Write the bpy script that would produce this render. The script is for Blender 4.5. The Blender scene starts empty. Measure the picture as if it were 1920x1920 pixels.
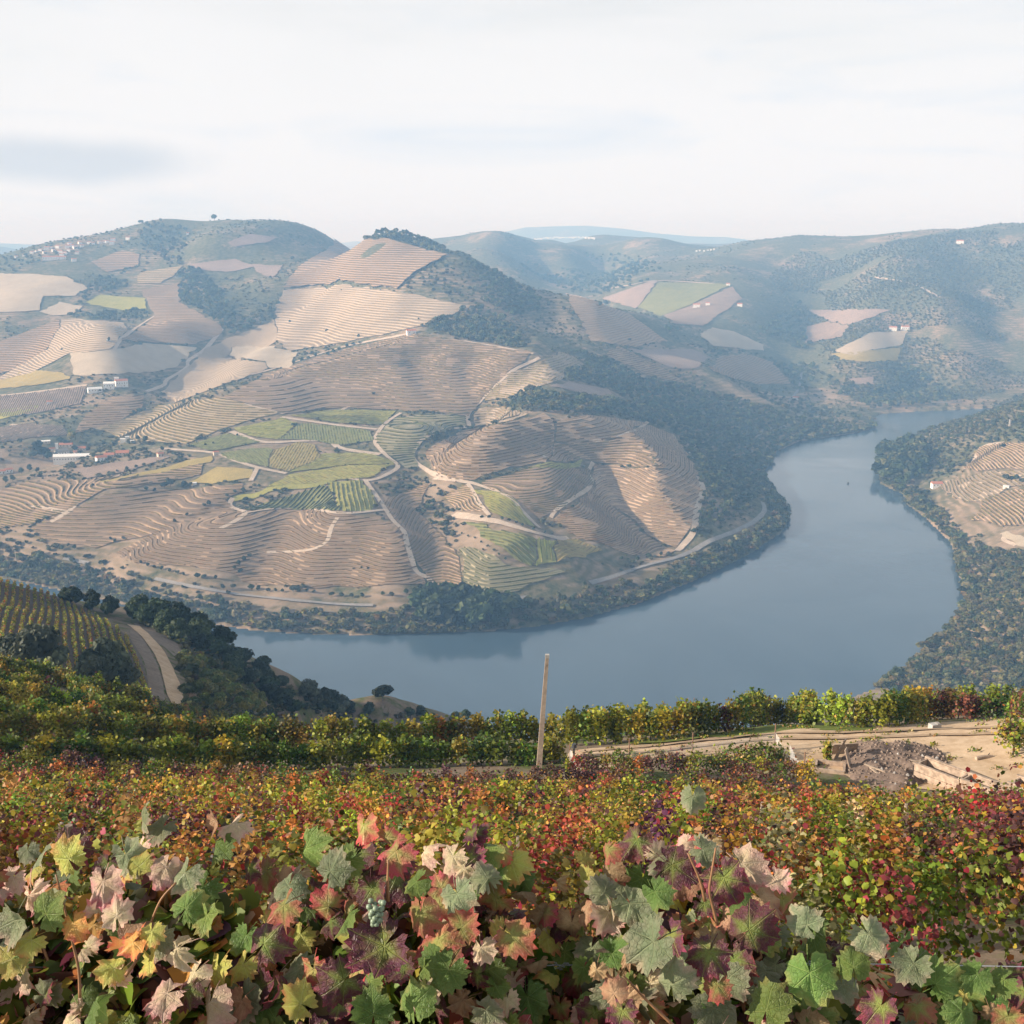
import bpy, bmesh, math, random
import numpy as np
from mathutils import Vector, geometry as mgeo
R = math.radians
random.seed(7); rng = np.random.default_rng(7)
S = bpy.context.scene
col = S.collection

# ------------------------------------------------------------------ camera, world, sun, exposure
FPX = 2215.0; CAMZ = 300.0; PITCH = R(13.2)
cam = bpy.data.cameras.new('camera'); camo = bpy.data.objects.new('camera', cam); col.objects.link(camo)
camo.location = (0, 0, CAMZ); camo.rotation_euler = (R(90) - PITCH, 0, 0)
cam.sensor_fit = 'HORIZONTAL'; cam.sensor_width = 36.0; cam.lens = 36.0 * FPX / 1920.0
cam.clip_start = 0.05; cam.clip_end = 60000
S.camera = camo
SUN_EL, SUN_AZ = 21.0, -99.0           # degrees; azimuth from the view direction (+Y), negative = left
W = bpy.data.worlds.new('World'); S.world = W; W.use_nodes = True
nt = W.node_tree; nt.nodes.clear()
def wn(t, **k):
    n = nt.nodes.new(t)
    for a, b in k.items(): setattr(n, a, b)
    return n
wo = wn('ShaderNodeOutputWorld'); bg = wn('ShaderNodeBackground'); sky = wn('ShaderNodeTexSky')
sky.sky_type = 'NISHITA'; sky.sun_disc = False; sky.sun_elevation = R(SUN_EL); sky.sun_rotation = R(SUN_AZ)
sky.air_density = 1.2; sky.dust_density = 2.0; sky.altitude = 300
tc = wn('ShaderNodeTexCoord')
mp = wn('ShaderNodeMapping'); mp.inputs['Scale'].default_value = (1.0, 1.0, 6.0); mp.inputs['Location'].default_value = (2.3, 0.4, 0.0)
n1 = wn('ShaderNodeTexNoise'); n1.inputs['Scale'].default_value = 1.7; n1.inputs['Detail'].default_value = 6; n1.inputs['Roughness'].default_value = .55
n1.inputs['Distortion'].default_value = .6
r1 = wn('ShaderNodeMapRange'); r1.inputs[1].default_value = .25; r1.inputs[2].default_value = .75; r1.inputs[3].default_value = .12; r1.inputs[4].default_value = .62
sxyz = wn('ShaderNodeSeparateXYZ')
def wm(op, a, b=None):
    n = wn('ShaderNodeMath', operation=op)
    for i, q in enumerate((a, b)):
        if q is None: continue
        if isinstance(q, (int, float)): n.inputs[i].default_value = q
        else: nt.links.new(q, n.inputs[i])
    return n.outputs[0]
skm = wn('ShaderNodeVectorMath', operation='SCALE'); skm.inputs['Scale'].default_value = .075
mix = wn('ShaderNodeMix', data_type='RGBA')
cl = wn('ShaderNodeMix', data_type='RGBA'); cl.inputs['A'].default_value = (.550, .548, .553, 1); cl.inputs['B'].default_value = (.475, .505, .545, 1)
nt.links.new(cl.outputs['Result'], mix.inputs['B'])          # thin bright cloud sheet; it covers less overhead, where one looks through it straight
L = nt.links.new
L(tc.outputs['Generated'], sxyz.inputs[0])
path = wm('MAXIMUM', wm('ABSOLUTE', sxyz.outputs[2]), .03)
L(tc.outputs['Generated'], mp.inputs['Vector']); L(mp.outputs[0], n1.inputs['Vector']); L(n1.outputs[0], r1.inputs[0])
cover = wm('SUBTRACT', 1.0, wm('EXPONENT', wm('MULTIPLY', wm('DIVIDE', r1.outputs[0], path), -1.0)))
mp3 = wn('ShaderNodeMapping'); mp3.inputs['Scale'].default_value = (1.1, 1.1, 7.5); mp3.inputs['Rotation'].default_value = (0, .12, 0); n3 = wn('ShaderNodeTexNoise'); n3.inputs['Scale'].default_value = 2.6; n3.inputs['Detail'].default_value = 7; n3.inputs['Distortion'].default_value = 1.1; n3.inputs['Roughness'].default_value = .58
r3 = wn('ShaderNodeMapRange'); r3.inputs[1].default_value = .52; r3.inputs[2].default_value = .74; r3.inputs[3].default_value = 0; r3.inputs[4].default_value = 1
L(tc.outputs['Generated'], mp3.inputs['Vector']); L(mp3.outputs[0], n3.inputs['Vector']); L(n3.outputs[0], r3.inputs[0]); L(r3.outputs[0], cl.inputs['Factor'])
L(sky.outputs[0], skm.inputs[0]); L(skm.outputs[0], mix.inputs['A']); L(cover, mix.inputs['Factor'])
# one grey-blue bank of cloud low in the sky to the left of the view
mp2 = wn('ShaderNodeMapping'); mp2.vector_type = 'POINT'
def dirpx(u, v):
    a = (u - 960) / FPX; b = (960 - v) / FPX
    d = np.array([a, math.cos(PITCH) + b * math.sin(PITCH), -math.sin(PITCH) + b * math.cos(PITCH)])
    return d / np.linalg.norm(d)
cd = dirpx(110, 300)
mp2.inputs['Location'].default_value = tuple(-cd * np.array([9.5, 2.0, 46.0])); mp2.inputs['Scale'].default_value = (9.5, 2.0, 46.0)
n2 = wn('ShaderNodeTexNoise'); n2.inputs['Scale'].default_value = 9; n2.inputs['Detail'].default_value = 5
ad = wn('ShaderNodeVectorMath', operation='MULTIPLY_ADD'); ad.inputs[1].default_value = (.9, .9, .9); ad.inputs[2].default_value = (-.45, -.45, -.45)
ad2 = wn('ShaderNodeVectorMath', operation='ADD'); ln = wn('ShaderNodeVectorMath', operation='LENGTH')
r2 = wn('ShaderNodeMapRange'); r2.interpolation_type = 'SMOOTHSTEP'
r2.inputs[1].default_value = 1.15; r2.inputs[2].default_value = .35; r2.inputs[3].default_value = 0; r2.inputs[4].default_value = .95
mix2 = wn('ShaderNodeMix', data_type='RGBA'); mix2.inputs['B'].default_value = (.40,.428,.467, 1)
L(tc.outputs['Generated'], mp2.inputs['Vector']); L(mp2.outputs[0], ad2.inputs[0]); L(tc.outputs['Generated'], n2.inputs['Vector'])
L(n2.outputs['Color'], ad.inputs[0]); L(ad.outputs[0], ad2.inputs[1]); L(ad2.outputs[0], ln.inputs[0])
L(ln.outputs['Value'], r2.inputs[0]); L(r2.outputs[0], mix2.inputs['Factor']); L(mix.outputs['Result'], mix2.inputs['A'])
L(mix2.outputs['Result'], bg.inputs[0]); bg.inputs[1].default_value = 1.0; L(bg.outputs[0], wo.inputs[0])

sd = bpy.data.lights.new('sun', 'SUN'); so = bpy.data.objects.new('sun', sd); col.objects.link(so)
sd.energy = 5.0; sd.angle = R(.6); sd.color = (1, .915, .81)
_e, _a = R(SUN_EL), R(SUN_AZ)
sunv = Vector((math.sin(_a) * math.cos(_e), math.cos(_a) * math.cos(_e), math.sin(_e)))
so.rotation_euler = sunv.to_track_quat('Z', 'Y').to_euler(); so.location = (-200, -50, 500)
S.view_settings.view_transform = 'Standard'; S.view_settings.look = 'None'; S.view_settings.exposure = .80; S.view_settings.gamma = 1
S.view_settings.use_curve_mapping = False
S.render.engine = 'CYCLES'
S.cycles.use_denoising = True; S.cycles.max_bounces = 5; S.cycles.diffuse_bounces = 2; S.cycles.glossy_bounces = 2
S.cycles.transmission_bounces = 3; S.cycles.volume_bounces = 0; S.cycles.transparent_max_bounces = 8
S.cycles.caustics_reflective = False; S.cycles.caustics_refractive = False; S.cycles.sample_clamp_indirect = 4

# ------------------------------------------------------------------ helpers
def tag(o, label=None, cat=None, group=None, kind=None):
    if label: o['label'] = label
    if cat: o['category'] = cat
    if group: o['group'] = group
    if kind: o['kind'] = kind
    return o
def link(name, me, mat=None, parent=None, loc=None):
    o = bpy.data.objects.new(name, me); col.objects.link(o)
    if mat is not None and len(me.materials) == 0: me.materials.append(mat)
    if parent: o.parent = parent
    if loc is not None: o.location = loc
    return o
def empty(name, loc, rz=0):
    o = bpy.data.objects.new(name, None); col.objects.link(o); o.location = loc; o.rotation_euler[2] = rz
    o.empty_display_size = .3
    return o
def np_mesh(name, V, F, smooth=False, colors=None, vcol=None):
    """V (n,3); F (m,3) or (m,4) arrays; colors per-face rgb or vcol per-vertex rgb -> attribute 'Col'"""
    me = bpy.data.meshes.new(name); V = np.asarray(V, np.float32); F = np.asarray(F, np.int32)
    k = F.shape[1]
    me.vertices.add(len(V)); me.vertices.foreach_set('co', V.ravel())
    me.loops.add(F.size); me.loops.foreach_set('vertex_index', F.ravel())
    me.polygons.add(len(F)); me.polygons.foreach_set('loop_start', np.arange(0, F.size, k, dtype=np.int32))
    me.polygons.foreach_set('loop_total', np.full(len(F), k, np.int32))
    if smooth: me.polygons.foreach_set('use_smooth', np.ones(len(F), bool))
    if vcol is not None:
        a = me.attributes.new('Col', 'FLOAT_COLOR', 'POINT')
        a.data.foreach_set('color', np.c_[vcol, np.ones(len(V))].astype(np.float32).ravel())
    elif colors is not None:
        a = me.attributes.new('Col', 'FLOAT_COLOR', 'FACE')
        a.data.foreach_set('color', np.c_[colors, np.ones(len(F))].astype(np.float32).ravel())
    me.update(); me.validate(); return me
class MB:
    """collects simple solids into one mesh"""
    def __init__(s): s.v = []; s.f = []
    def box(s, c, size, rz=0, tilt=None):
        b = len(s.v); x, y, z = [a / 2 for a in size]; ca, sa = math.cos(rz), math.sin(rz)
        for dz in (-z, z):
            for dx, dy in ((-x, -y), (x, -y), (x, y), (-x, y)):
                p = Vector((dx, dy, dz))
                if tilt: p.rotate(tilt)
                s.v.append((c[0] + p.x * ca - p.y * sa, c[1] + p.x * sa + p.y * ca, c[2] + p.z))
        s.f += [tuple(b + i for i in q) for q in ((3, 2, 1, 0), (4, 5, 6, 7), (0, 1, 5, 4), (1, 2, 6, 5), (2, 3, 7, 6), (3, 0, 4, 7))]; return s
    def tube(s, pts, rad, n=6, cap=True):
        b = len(s.v); pts = [Vector(p) for p in pts]
        for i, p in enumerate(pts):
            t = (pts[min(i + 1, len(pts) - 1)] - pts[max(i - 1, 0)]).normalized()
            a = t.orthogonal().normalized(); c = t.cross(a); r = rad[i] if hasattr(rad, '__len__') else rad
            if i: 
                a = (pa - t * pa.dot(t)).normalized(); c = t.cross(a)
            pa = a
            for k in range(n):
                w = 2 * math.pi * k / n; s.v.append(tuple(p + (a * math.cos(w) + c * math.sin(w)) * r))
        for i in range(len(pts) - 1):
            for k in range(n):
                k2 = (k + 1) % n; s.f.append((b + i * n + k, b + i * n + k2, b + i * n + n + k2, b + i * n + n + k))
        if cap:
            s.f.append(tuple(b + k for k in reversed(range(n)))); s.f.append(tuple(b + (len(pts) - 1) * n + k for k in range(n)))
        return s
    def poly(s, pts):
        b = len(s.v); s.v += [tuple(p) for p in pts]; s.f.append(tuple(range(b, b + len(pts)))); return s
    def mesh(s, name, smooth=False):
        me = bpy.data.meshes.new(name); me.from_pydata(s.v, [], s.f); me.update()
        if smooth:
            for p in me.polygons: p.use_smooth = True
        return me
    def build(s, name, mat, parent=None, loc=None, smooth=False): return link(name, s.mesh(name, smooth), mat, parent, loc)

# value noise (numpy, smooth)
_perm = np.random.default_rng(3).random((256, 256))
def vnoise(x, y):
    xi = np.floor(x).astype(int); yi = np.floor(y).astype(int); fx = x - xi; fy = y - yi
    fx = fx * fx * fx * (fx * (fx * 6 - 15) + 10); fy = fy * fy * fy * (fy * (fy * 6 - 15) + 10)
    g = lambda a, b: _perm[a & 255, b & 255]
    return (g(xi, yi) * (1 - fx) + g(xi + 1, yi) * fx) * (1 - fy) + (g(xi, yi + 1) * (1 - fx) + g(xi + 1, yi + 1) * fx) * fy - .5
def fbm(x, y, o=4):
    t = 0; a = 1; 
    for i in range(o): t = t + a * vnoise(x + 17.3 * i, y - 9.1 * i); x = x * 2.03; y = y * 2.03; a *= .5
    return t
def inpoly(P, x, y):
    P = np.asarray(P); r = np.zeros(np.shape(x), bool); n = len(P)
    for i in range(n):
        x1, y1 = P[i]; x2, y2 = P[(i + 1) % n]
        if y1 == y2: continue
        c = ((y1 > y) != (y2 > y)) & (x < (x2 - x1) * (y - y1) / (y2 - y1) + x1); r ^= c
    return r
def segdist(P, x, y, closed=False):
    P = np.asarray(P, float); d = np.full(np.shape(x), 1e18); n = len(P)
    for i in range(n if closed else n - 1):
        a = P[i]; b = P[(i + 1) % n]; ab = b - a; t = np.clip(((x - a[0]) * ab[0] + (y - a[1]) * ab[1]) / (ab @ ab + 1e-9), 0, 1)
        d = np.minimum(d, (x - a[0] - t * ab[0]) ** 2 + (y - a[1] - t * ab[1]) ** 2)
    return np.sqrt(d)
def catmull(P, n=6):
    P = np.asarray(P, float); Q = np.vstack([2 * P[0] - P[1], P, 2 * P[-1] - P[-2]]); out = []
    for i in range(1, len(Q) - 2):
        for t in np.linspace(0, 1, n, endpoint=False):
            p0, p1, p2, p3 = Q[i - 1:i + 3]
            out.append(.5 * (2 * p1 + (p2 - p0) * t + (2 * p0 - 5 * p1 + 4 * p2 - p3) * t * t + (3 * p1 - p0 - 3 * p2 + p3) * t ** 3))
    out.append(P[-1]); return np.array(out)
cP, sP = math.cos(PITCH), math.sin(PITCH)
def ray(u, v):
    a = (np.asarray(u, float) - 960) / FPX; b = (960 - np.asarray(v, float)) / FPX
    return a, cP + b * sP, -sP + b * cP
def at_dist(u, v, d):                        # point on the sight line at horizontal distance d -> x, y, height
    x, y, z = ray(u, v); h = np.hypot(x, y); return x / h * d, y / h * d, CAMZ + z / h * d
def at_level(u, v, lev=0.0):
    x, y, z = ray(u, v); t = (lev - CAMZ) / z; return x * t, y * t
# thin-plate interpolation over (bearing, log distance)
def tps(pts, lam=1e-4):
    P = np.array([(math.atan2(x, y) * 1.3, math.log(math.hypot(x, y))) for x, y, z in pts]); z = np.array([p[2] for p in pts])
    n = len(P); d2 = ((P[:, None] - P[None]) ** 2).sum(-1); K = np.where(d2 > 0, d2 * np.log(d2 + 1e-30) * .5, 0) + lam * np.eye(n)
    A = np.zeros((n + 3, n + 3)); A[:n, :n] = K; A[:n, n] = 1; A[:n, n + 1:] = P; A[n:, :n] = A[:n, n:].T
    w = np.linalg.solve(A, np.r_[z, 0, 0, 0])
    def f(th, ld):
        q = np.stack([np.ravel(th) * 1.3, np.ravel(ld)], -1); out = np.empty(len(q))
        for i in range(0, len(q), 20000):
            c = q[i:i + 20000]; d2 = ((c[:, None] - P[None]) ** 2).sum(-1)
            out[i:i + 20000] = np.where(d2 > 0, d2 * np.log(d2 + 1e-30) * .5, 0) @ w[:n] + w[n] + c @ w[n + 1:]
        return out.reshape(np.shape(th))
    return f
class Terrain:
    """height field on a fan of bearings and distances"""
    def __init__(s, th0, th1, nth, d0, d1, nd):
        s.th = np.linspace(th0, th1, nth); s.ld = np.linspace(math.log(d0), math.log(d1), nd)
        s.T, s.L = np.meshgrid(s.th, s.ld); D = np.exp(s.L); s.X = np.sin(s.T) * D; s.Y = np.cos(s.T) * D; s.D = D
    def z(s, x, y):
        x = np.asarray(x, float); y = np.asarray(y, float)
        a = (np.arctan2(x, y) - s.th[0]) / (s.th[1] - s.th[0]); b = (np.log(np.hypot(x, y)) - s.ld[0]) / (s.ld[1] - s.ld[0])
        a = np.clip(a, 0, len(s.th) - 1.001); b = np.clip(b, 0, len(s.ld) - 1.001); i = a.astype(int); j = b.astype(int); fa = a - i; fb = b - j
        Z = s.Z; return (Z[j, i] * (1 - fa) + Z[j, i + 1] * fa) * (1 - fb) + (Z[j + 1, i] * (1 - fa) + Z[j + 1, i + 1] * fa) * fb
    def hit(s, u, v, lift=0.0):
        """where the sight line of a photo point meets the ground -> x, y"""
        u = np.atleast_1d(np.asarray(u, float)); v = np.atleast_1d(np.asarray(v, float))
        x, y, z = ray(u, v); h = np.hypot(x, y); th = np.arctan2(x, y)
        D = np.exp(s.ld)[:, None] * np.ones(len(u)); X = np.sin(th) * D; Y = np.cos(th) * D
        G = s.z(X, Y) + lift; ok = (CAMZ + z / h * D) <= G
        gap = (CAMZ + z / h * D - G) / D; gap[-40:] += 1; k = np.where(ok.any(0), ok.argmax(0), gap.argmin(0)); k = np.maximum(k, 1); c = np.arange(len(u))
        e0 = (CAMZ + z / h * D - G)[k - 1, c]; e1 = (CAMZ + z / h * D - G)[k, c]
        t = np.clip(e0 / (e0 - e1 + 1e-12), 0, 1); d = D[k - 1, c] * (1 - t) + D[k, c] * t
        return np.sin(th) * d, np.cos(th) * d
    def mesh(s, name):
        n, m = s.X.shape; V = np.stack([s.X, s.Y, s.Z], -1).reshape(-1, 3); idx = np.arange(n * m).reshape(n, m)
        F = np.stack([idx[:-1, :-1], idx[:-1, 1:], idx[1:, 1:], idx[1:, :-1]], -1).reshape(-1, 4)
        return np_mesh(name, V, F, smooth=True)
# ------------------------------------------------------------------ valley terrain
def PD(u, rows):                                # photo column: photo row and distance straight ahead
    k = math.hypot((u - 960) / FPX, 1)
    return [at_dist(u, v, d * k) for v, d in rows]
def PZ(u, rows):                                # hidden ground behind a crest: distance and height above the river
    out = []
    for d, z in rows:
        x, y, _ = ray(u, 440); h = math.hypot(x, y); out.append((x / y * d, d, z))
    return out
SHORE_N = [(-420, 1000), (-200, 1040), (0, 1083), (80, 1100), (200, 1126), (340, 1160), (420, 1174), (480, 1183), (560, 1188), (700, 1191), (800, 1190), (900, 1186), (1000, 1175),
           (1100, 1158), (1200, 1131), (1260, 1106), (1330, 1077), (1400, 1042), (1466, 998), (1480, 972), (1467, 940), (1437, 908), (1427, 887),
           (1448, 868), (1456, 846), (1500, 827), (1560, 819), (1620, 809), (1641, 801), (1636, 786), (1652, 776), (1700, 773), (1790, 769), (1900, 764), (2200, 752)]
SHORE_S = [(2300, 772), (2000, 776), (1900, 778), (1830, 782), (1770, 797), (1700, 828), (1652, 846), (1647, 880), (1652, 908), (1692, 927), (1702, 947), (1732, 968), (1782, 1016), (1791, 1042),
           (1800, 1092), (1814, 1130), (1790, 1156), (1770, 1190), (1690, 1262), (1638, 1292), (1500, 1345), (1300, 1400), (1000, 1425), (600, 1430), (300, 1400), (-100, 1330), (-500, 1250)]
RIV = np.array([at_level(u, v) for u, v in SHORE_N] + [at_level(u, v) for u, v in SHORE_S])
C = []
C += PD(-250, [(1010, 1150), (940, 1350), (860, 1600), (760, 1950), (640, 2350), (540, 2700)]) + PZ(-250, [(3200, 150), (5000, 120)])
C += PD(0, [(1050, 1070), (1000, 1105), (950, 1170), (880, 1320), (840, 1430), (760, 1680), (700, 1850), (640, 2050), (590, 2200), (520, 2500), (488, 2700)]) + PZ(0, [(3200, 170), (5000, 110), (9000, 150)])
C += PD(200, [(1085, 985), (1050, 1015), (1000, 1065), (930, 1160), (870, 1300), (800, 1490), (740, 1660), (700, 1770), (640, 1950), (580, 2150), (520, 2400), (470, 2700), (432, 2900)]) + PZ(200, [(3300, 220), (5000, 120)])
C += PD(400, [(1105, 935), (1060, 970), (1000, 1035), (940, 1115), (870, 1240), (800, 1400), (750, 1510), (718, 1600), (690, 1780), (640, 1960), (600, 2100), (550, 2270), (500, 2450), (450, 2650), (405, 2960)]) + PZ(400, [(3400, 250), (5000, 130)])
C += PD(300, [(500, 2430), (460, 2640), (425, 2820), (407, 2950)]) + PZ(300, [(3400, 255)]) + PD(500, [(500, 2360), (455, 2620), (409, 2980)]) + PZ(500, [(3500, 250)]) + PD(120, [(480, 2650), (452, 2780)])
C += PD(600, [(1120, 915), (1060, 965), (1000, 1025), (940, 1110), (880, 1220), (800, 1390), (740, 1530), (680, 1690), (645, 1780), (610, 1960), (570, 2100), (520, 2260), (470, 2460), (433, 2950)]) + PZ(600, [(3400, 240), (5000, 140)])
C += PD(735, [(1120, 910), (1000, 1020), (920, 1140), (860, 1250), (800, 1380), (740, 1500), (680, 1620), (632, 1750), (580, 1880), (530, 2020), (480, 2170), (430, 2350)]) + PZ(735, [(2900, 190), (3600, 130)])
C += PD(900, [(1120, 895), (1040, 965), (960, 1060), (900, 1145), (840, 1240), (780, 1360), (720, 1500), (660, 1650), (600, 1850), (540, 2060), (492, 2250)]) + PZ(900, [(2600, 130), (3100, 80)]) + PD(900, [(470, 3600), (437, 4300)]) + PZ(900, [(5200, 230)])
C += PD(1020, [(1100, 905), (1060, 945), (1000, 1010), (950, 1080), (900, 1150), (850, 1230), (780, 1365), (720, 1490), (668, 1600), (620, 1830), (563, 2080)]) + PZ(1020, [(2400, 130), (2800, 90)]) + PD(1020, [(530, 3100), (495, 3700), (452, 4400)]) + PZ(1020, [(5400, 220)])
C += PD(1120, [(1080, 975), (1000, 1050), (930, 1150), (860, 1275), (800, 1370), (735, 1510), (680, 1640), (640, 1800), (590, 2050), (566, 2150)]) + PZ(1120, [(2500, 110), (2800, 100)]) + PD(1120, [(530, 3300), (490, 4000), (452, 4900)]) + PZ(1120, [(6000, 240)])
C += PD(1200, [(1060, 1010), (1000, 1085), (900, 1225), (840, 1330), (780, 1430), (712, 1580), (650, 2000), (610, 2180), (582, 2300)]) + PZ(1200, [(2600, 120)]) + PD(1200, [(545, 3000), (500, 3900), (448, 5200)]) + PZ(1200, [(6500, 240)])
C += PD(1320, [(1030, 1090), (960, 1155), (880, 1265), (820, 1360), (760, 1490), (728, 1580)]) + PZ(1320, [(1750, 75)]) + PD(1320, [(690, 1950), (650, 2150), (610, 2350), (570, 2750), (520, 3200), (462, 4200)]) + PZ(1320, [(5200, 240)])
C += PD(1420, [(985, 1170), (920, 1300), (860, 1440), (810, 1570), (770, 1700), (742, 1800)]) + PZ(1420, [(1900, 50)]) + PD(1420, [(700, 2060), (660, 2260), (620, 2460), (560, 2850), (500, 3250), (448, 3800)]) + PZ(1420, [(5000, 220)])
C += PD(1500, [(800, 1780), (765, 1930), (720, 2110), (680, 2260), (640, 2450), (600, 2650), (540, 2920), (480, 3250), (452, 3500)]) + PZ(1500, [(4500, 220)])
C += PD(1600, [(790, 1880), (760, 2040), (700, 2250), (640, 2460), (580, 2700), (520, 2950), (456, 3350)]) + PZ(1600, [(4300, 230)])
C += PD(1700, [(745, 2140), (720, 2200), (660, 2400), (600, 2600), (540, 2800), (480, 3000), (447, 3200)]) + PZ(1700, [(4200, 240)])
C += PD(1800, [(735, 2160), (700, 2260), (620, 2500), (540, 2750), (470, 3000), (433, 3200)]) + PZ(1800, [(4200, 240)])
C += PD(1920, [(700, 2260), (600, 2560), (500, 2880), (430, 3150)]) + PZ(1920, [(4200, 240)])
C += PD(2150, [(700, 2300), (600, 2600), (500, 2900), (426, 3200)]) + PZ(2150, [(4200, 240)])
# right bank
C += PD(1700, [(870, 1480), (834, 1600)]) + PD(1800, [(950, 1250), (900, 1340), (850, 1450), (805, 1590), (779, 1700)])
C += PD(1920, [(1290, 715), (1190, 800), (1100, 885), (1000, 1025), (900, 1200), (840, 1330), (780, 1480), (740, 1620)]) + PD(1780, [(1270, 750)])
C += PD(2150, [(1290, 720), (1100, 890), (900, 1210), (780, 1480), (700, 1700)])
C += PZ(1920, [(1800, 45)]) + PZ(2150, [(1900, 50)])
for u in (-300, 300, 960, 1500, 2100): C += PZ(u, [(13500, 200)])
VT = Terrain(R(-43), R(36), 830, 560, 13500, 430)
# river bed pulls the interpolation down
riv_mid = [(100, 1160), (400, 1260), (700, 1270), (1000, 1270), (1300, 1220), (1550, 1100), (1600, 980), (1560, 880), (1600, 835), (1700, 795)]
for P in (SHORE_N, SHORE_S):
    for u, v in P: x, y = at_level(u, v); C.append((x, y, .5))
for u, v in riv_mid: x, y = at_level(u, v); C.append((x, y, -6.0))
Z = tps(C, 2e-4)(VT.T, VT.L)
VT.Z = Z
X, Y, D = VT.X, VT.Y, VT.D
# relief: ravines (negative) and spurs (positive) that follow the ones in view
RELIEF = [
 ([(1010, 665), (935, 730), (885, 790), (805, 845), (785, 895), (830, 985), (825, 1060), (872, 1108)], -13, 34),
 ([(570, 520), (520, 592), (420, 642), (305, 742), (200, 800), (90, 850), (0, 875)], -16, 55),
 ([(795, 650), (850, 735), (880, 780)], -20, 44), ([(880, 660), (908, 735)], -17, 34), ([(690, 680), (745, 765)], -14, 44), ([(832, 650), (880, 740)], 8, 30), ([(600, 690), (620, 760)], -8, 44),
 ([(1120, 862), (1165, 930), (1225, 990), (1268, 1025)], -17, 42), ([(1025, 965), (1100, 1010), (1200, 1042)], -11, 30),
 ([(560, 935), (520, 1010), (478, 1075)], -9, 32), ([(350, 905), (205, 1005), (140, 1055)], -8, 34), ([(455, 930), (275, 1005), (190, 1062)], -9, 30),
 ([(690, 985), (660, 1050), (640, 1095)], -5, 26), ([(1030, 835), (960, 880), (880, 905)], -8, 36),
 ([(930, 800), (860, 870)], 9, 48), ([(1290, 850), (1255, 930), (1290, 1010)], 12, 48), ([(1100, 800), (1070, 850)], 6, 45), ([(640, 965), (760, 1040)], 5, 40),
 ([(330, 985), (250, 1035)], 6, 40), ([(200, 925), (80, 985)], 6, 40),
 ([(330, 420), (345, 500), (300, 590)], -22, 80), ([(430, 470), (440, 560), (420, 620)], -22, 80), ([(560, 440), (530, 520)], -16, 80), ([(240, 480), (170, 590)], -14, 80), ([(90, 560), (60, 640), (10, 700)], -16, 70),
 ([(380, 440), (390, 520), (410, 590)], 16, 70), ([(300, 545), (330, 640)], 12, 50), ([(150, 600), (210, 660)], 10, 50),
 ([(625, 550), (600, 645)], -17, 46), ([(700, 552), (655, 630)], -17, 42), ([(765, 555), (715, 615)], -15, 42), ([(570, 600), (490, 690)], -14, 42), ([(640, 460), (600, 520)], -14, 60), ([(760, 455), (700, 520)], -14, 60), ([(205, 645), (215, 705)], 16, 55), ([(300, 640), (290, 700)], -14, 60),
 ([(860, 480), (900, 540), (990, 600), (1120, 680), (1260, 720), (1420, 760)], 9, 60), ([(1000, 590), (1100, 640)], -12, 55),
 ([(1500, 470), (1520, 560), (1500, 640), (1440, 700)], -35, 130), ([(1600, 470), (1560, 540), (1530, 590)], -20, 90), ([(1690, 600), (1720, 680), (1760, 740)], -26, 80), ([(1830, 470), (1860, 600), (1850, 720)], -34, 120), ([(1780, 560), (1800, 680)], 24, 80),
 ([(1640, 560), (1620, 680)], 20, 90), ([(1320, 500), (1440, 600)], 18, 120), ([(1380, 640), (1320, 700)], 10, 60),
 ([(1000, 480), (1050, 540)], -45, 140), ([(1130, 480), (1110, 540)], -40, 120), ([(1200, 470), (1180, 540)], 30, 120), ([(1070, 470), (1085, 530)], 30, 90), ([(940, 455), (970, 510)], 26, 120),
 ([(1860, 830), (1790, 870), (1730, 920)], -6, 40), ([(1900, 1050), (1830, 1090)], -6, 40), ([(1910, 1180), (1800, 1200)], -6, 36), ([(1890, 950), (1830, 980)], 5, 34),
]
dz = np.zeros_like(Z)
for pl, A, w in RELIEF:
    hx, hy = VT.hit(*np.array(pl, float).T); dd = segdist(np.c_[hx, hy], X, Y); dz += 1.2 * A * np.exp(-(dd / w) ** 2)
Z = Z + dz
amp = np.clip((D - 800) / 2500, .15, .55) + .8 * np.clip((D - 3200) / 1500, 0, 1)
Z = Z + amp * (34 * fbm(X / 420, Y / 420, 3) + 5 * vnoise(X / 70 + 5, Y / 70)) * np.clip((Z - 3) / 40, .1, 1)
# unseen spur added beyond the left picture edge to shade the lower left slopes
Z = Z + 175 * np.exp(-((X + 770) / 125) ** 2 - ((Y - 1130) / 190) ** 2)
# river banks
ds = segdist(RIV, X, Y, True); ins = inpoly(RIV, X, Y)
Z = np.where(ins, np.minimum(-1.2 - .25 * np.minimum(ds, 30), np.minimum(Z, 50)), np.clip(Z, np.minimum(.8 + .18 * ds, 8), 1.2 + .42 * ds))
# farthest ridges
FAR = [([-200, 0, 30, 60, 120, 260], [457, 461, 466, 474, 500, 520], 7600), ([-200, 0, 60, 110, 180], [455, 455, 457, 461, 470], 11000),
       ([880, 950, 985, 1040, 1100, 1165, 1230, 1300, 1360, 1400, 1500], [462, 434, 426, 424, 423, 428, 437, 443, 444, 449, 470], 10500)]
for us, vs, dc in FAR:
    uu = np.array([960 + FPX * math.tan(t) / cP * 1.0 for t in VT.th]); vv = np.interp(uu, us, vs, left=560, right=560)
    zc = np.array([at_dist(a, b, dc)[2] for a, b in zip(uu, vv)])
    ridge = zc[None, :] + 14 * vnoise(X / 300, Y / 300) * (np.abs(D - dc) / 800) - .16 * np.abs(D - dc); Z = np.maximum(Z, ridge)
VT.Z = Z

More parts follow.
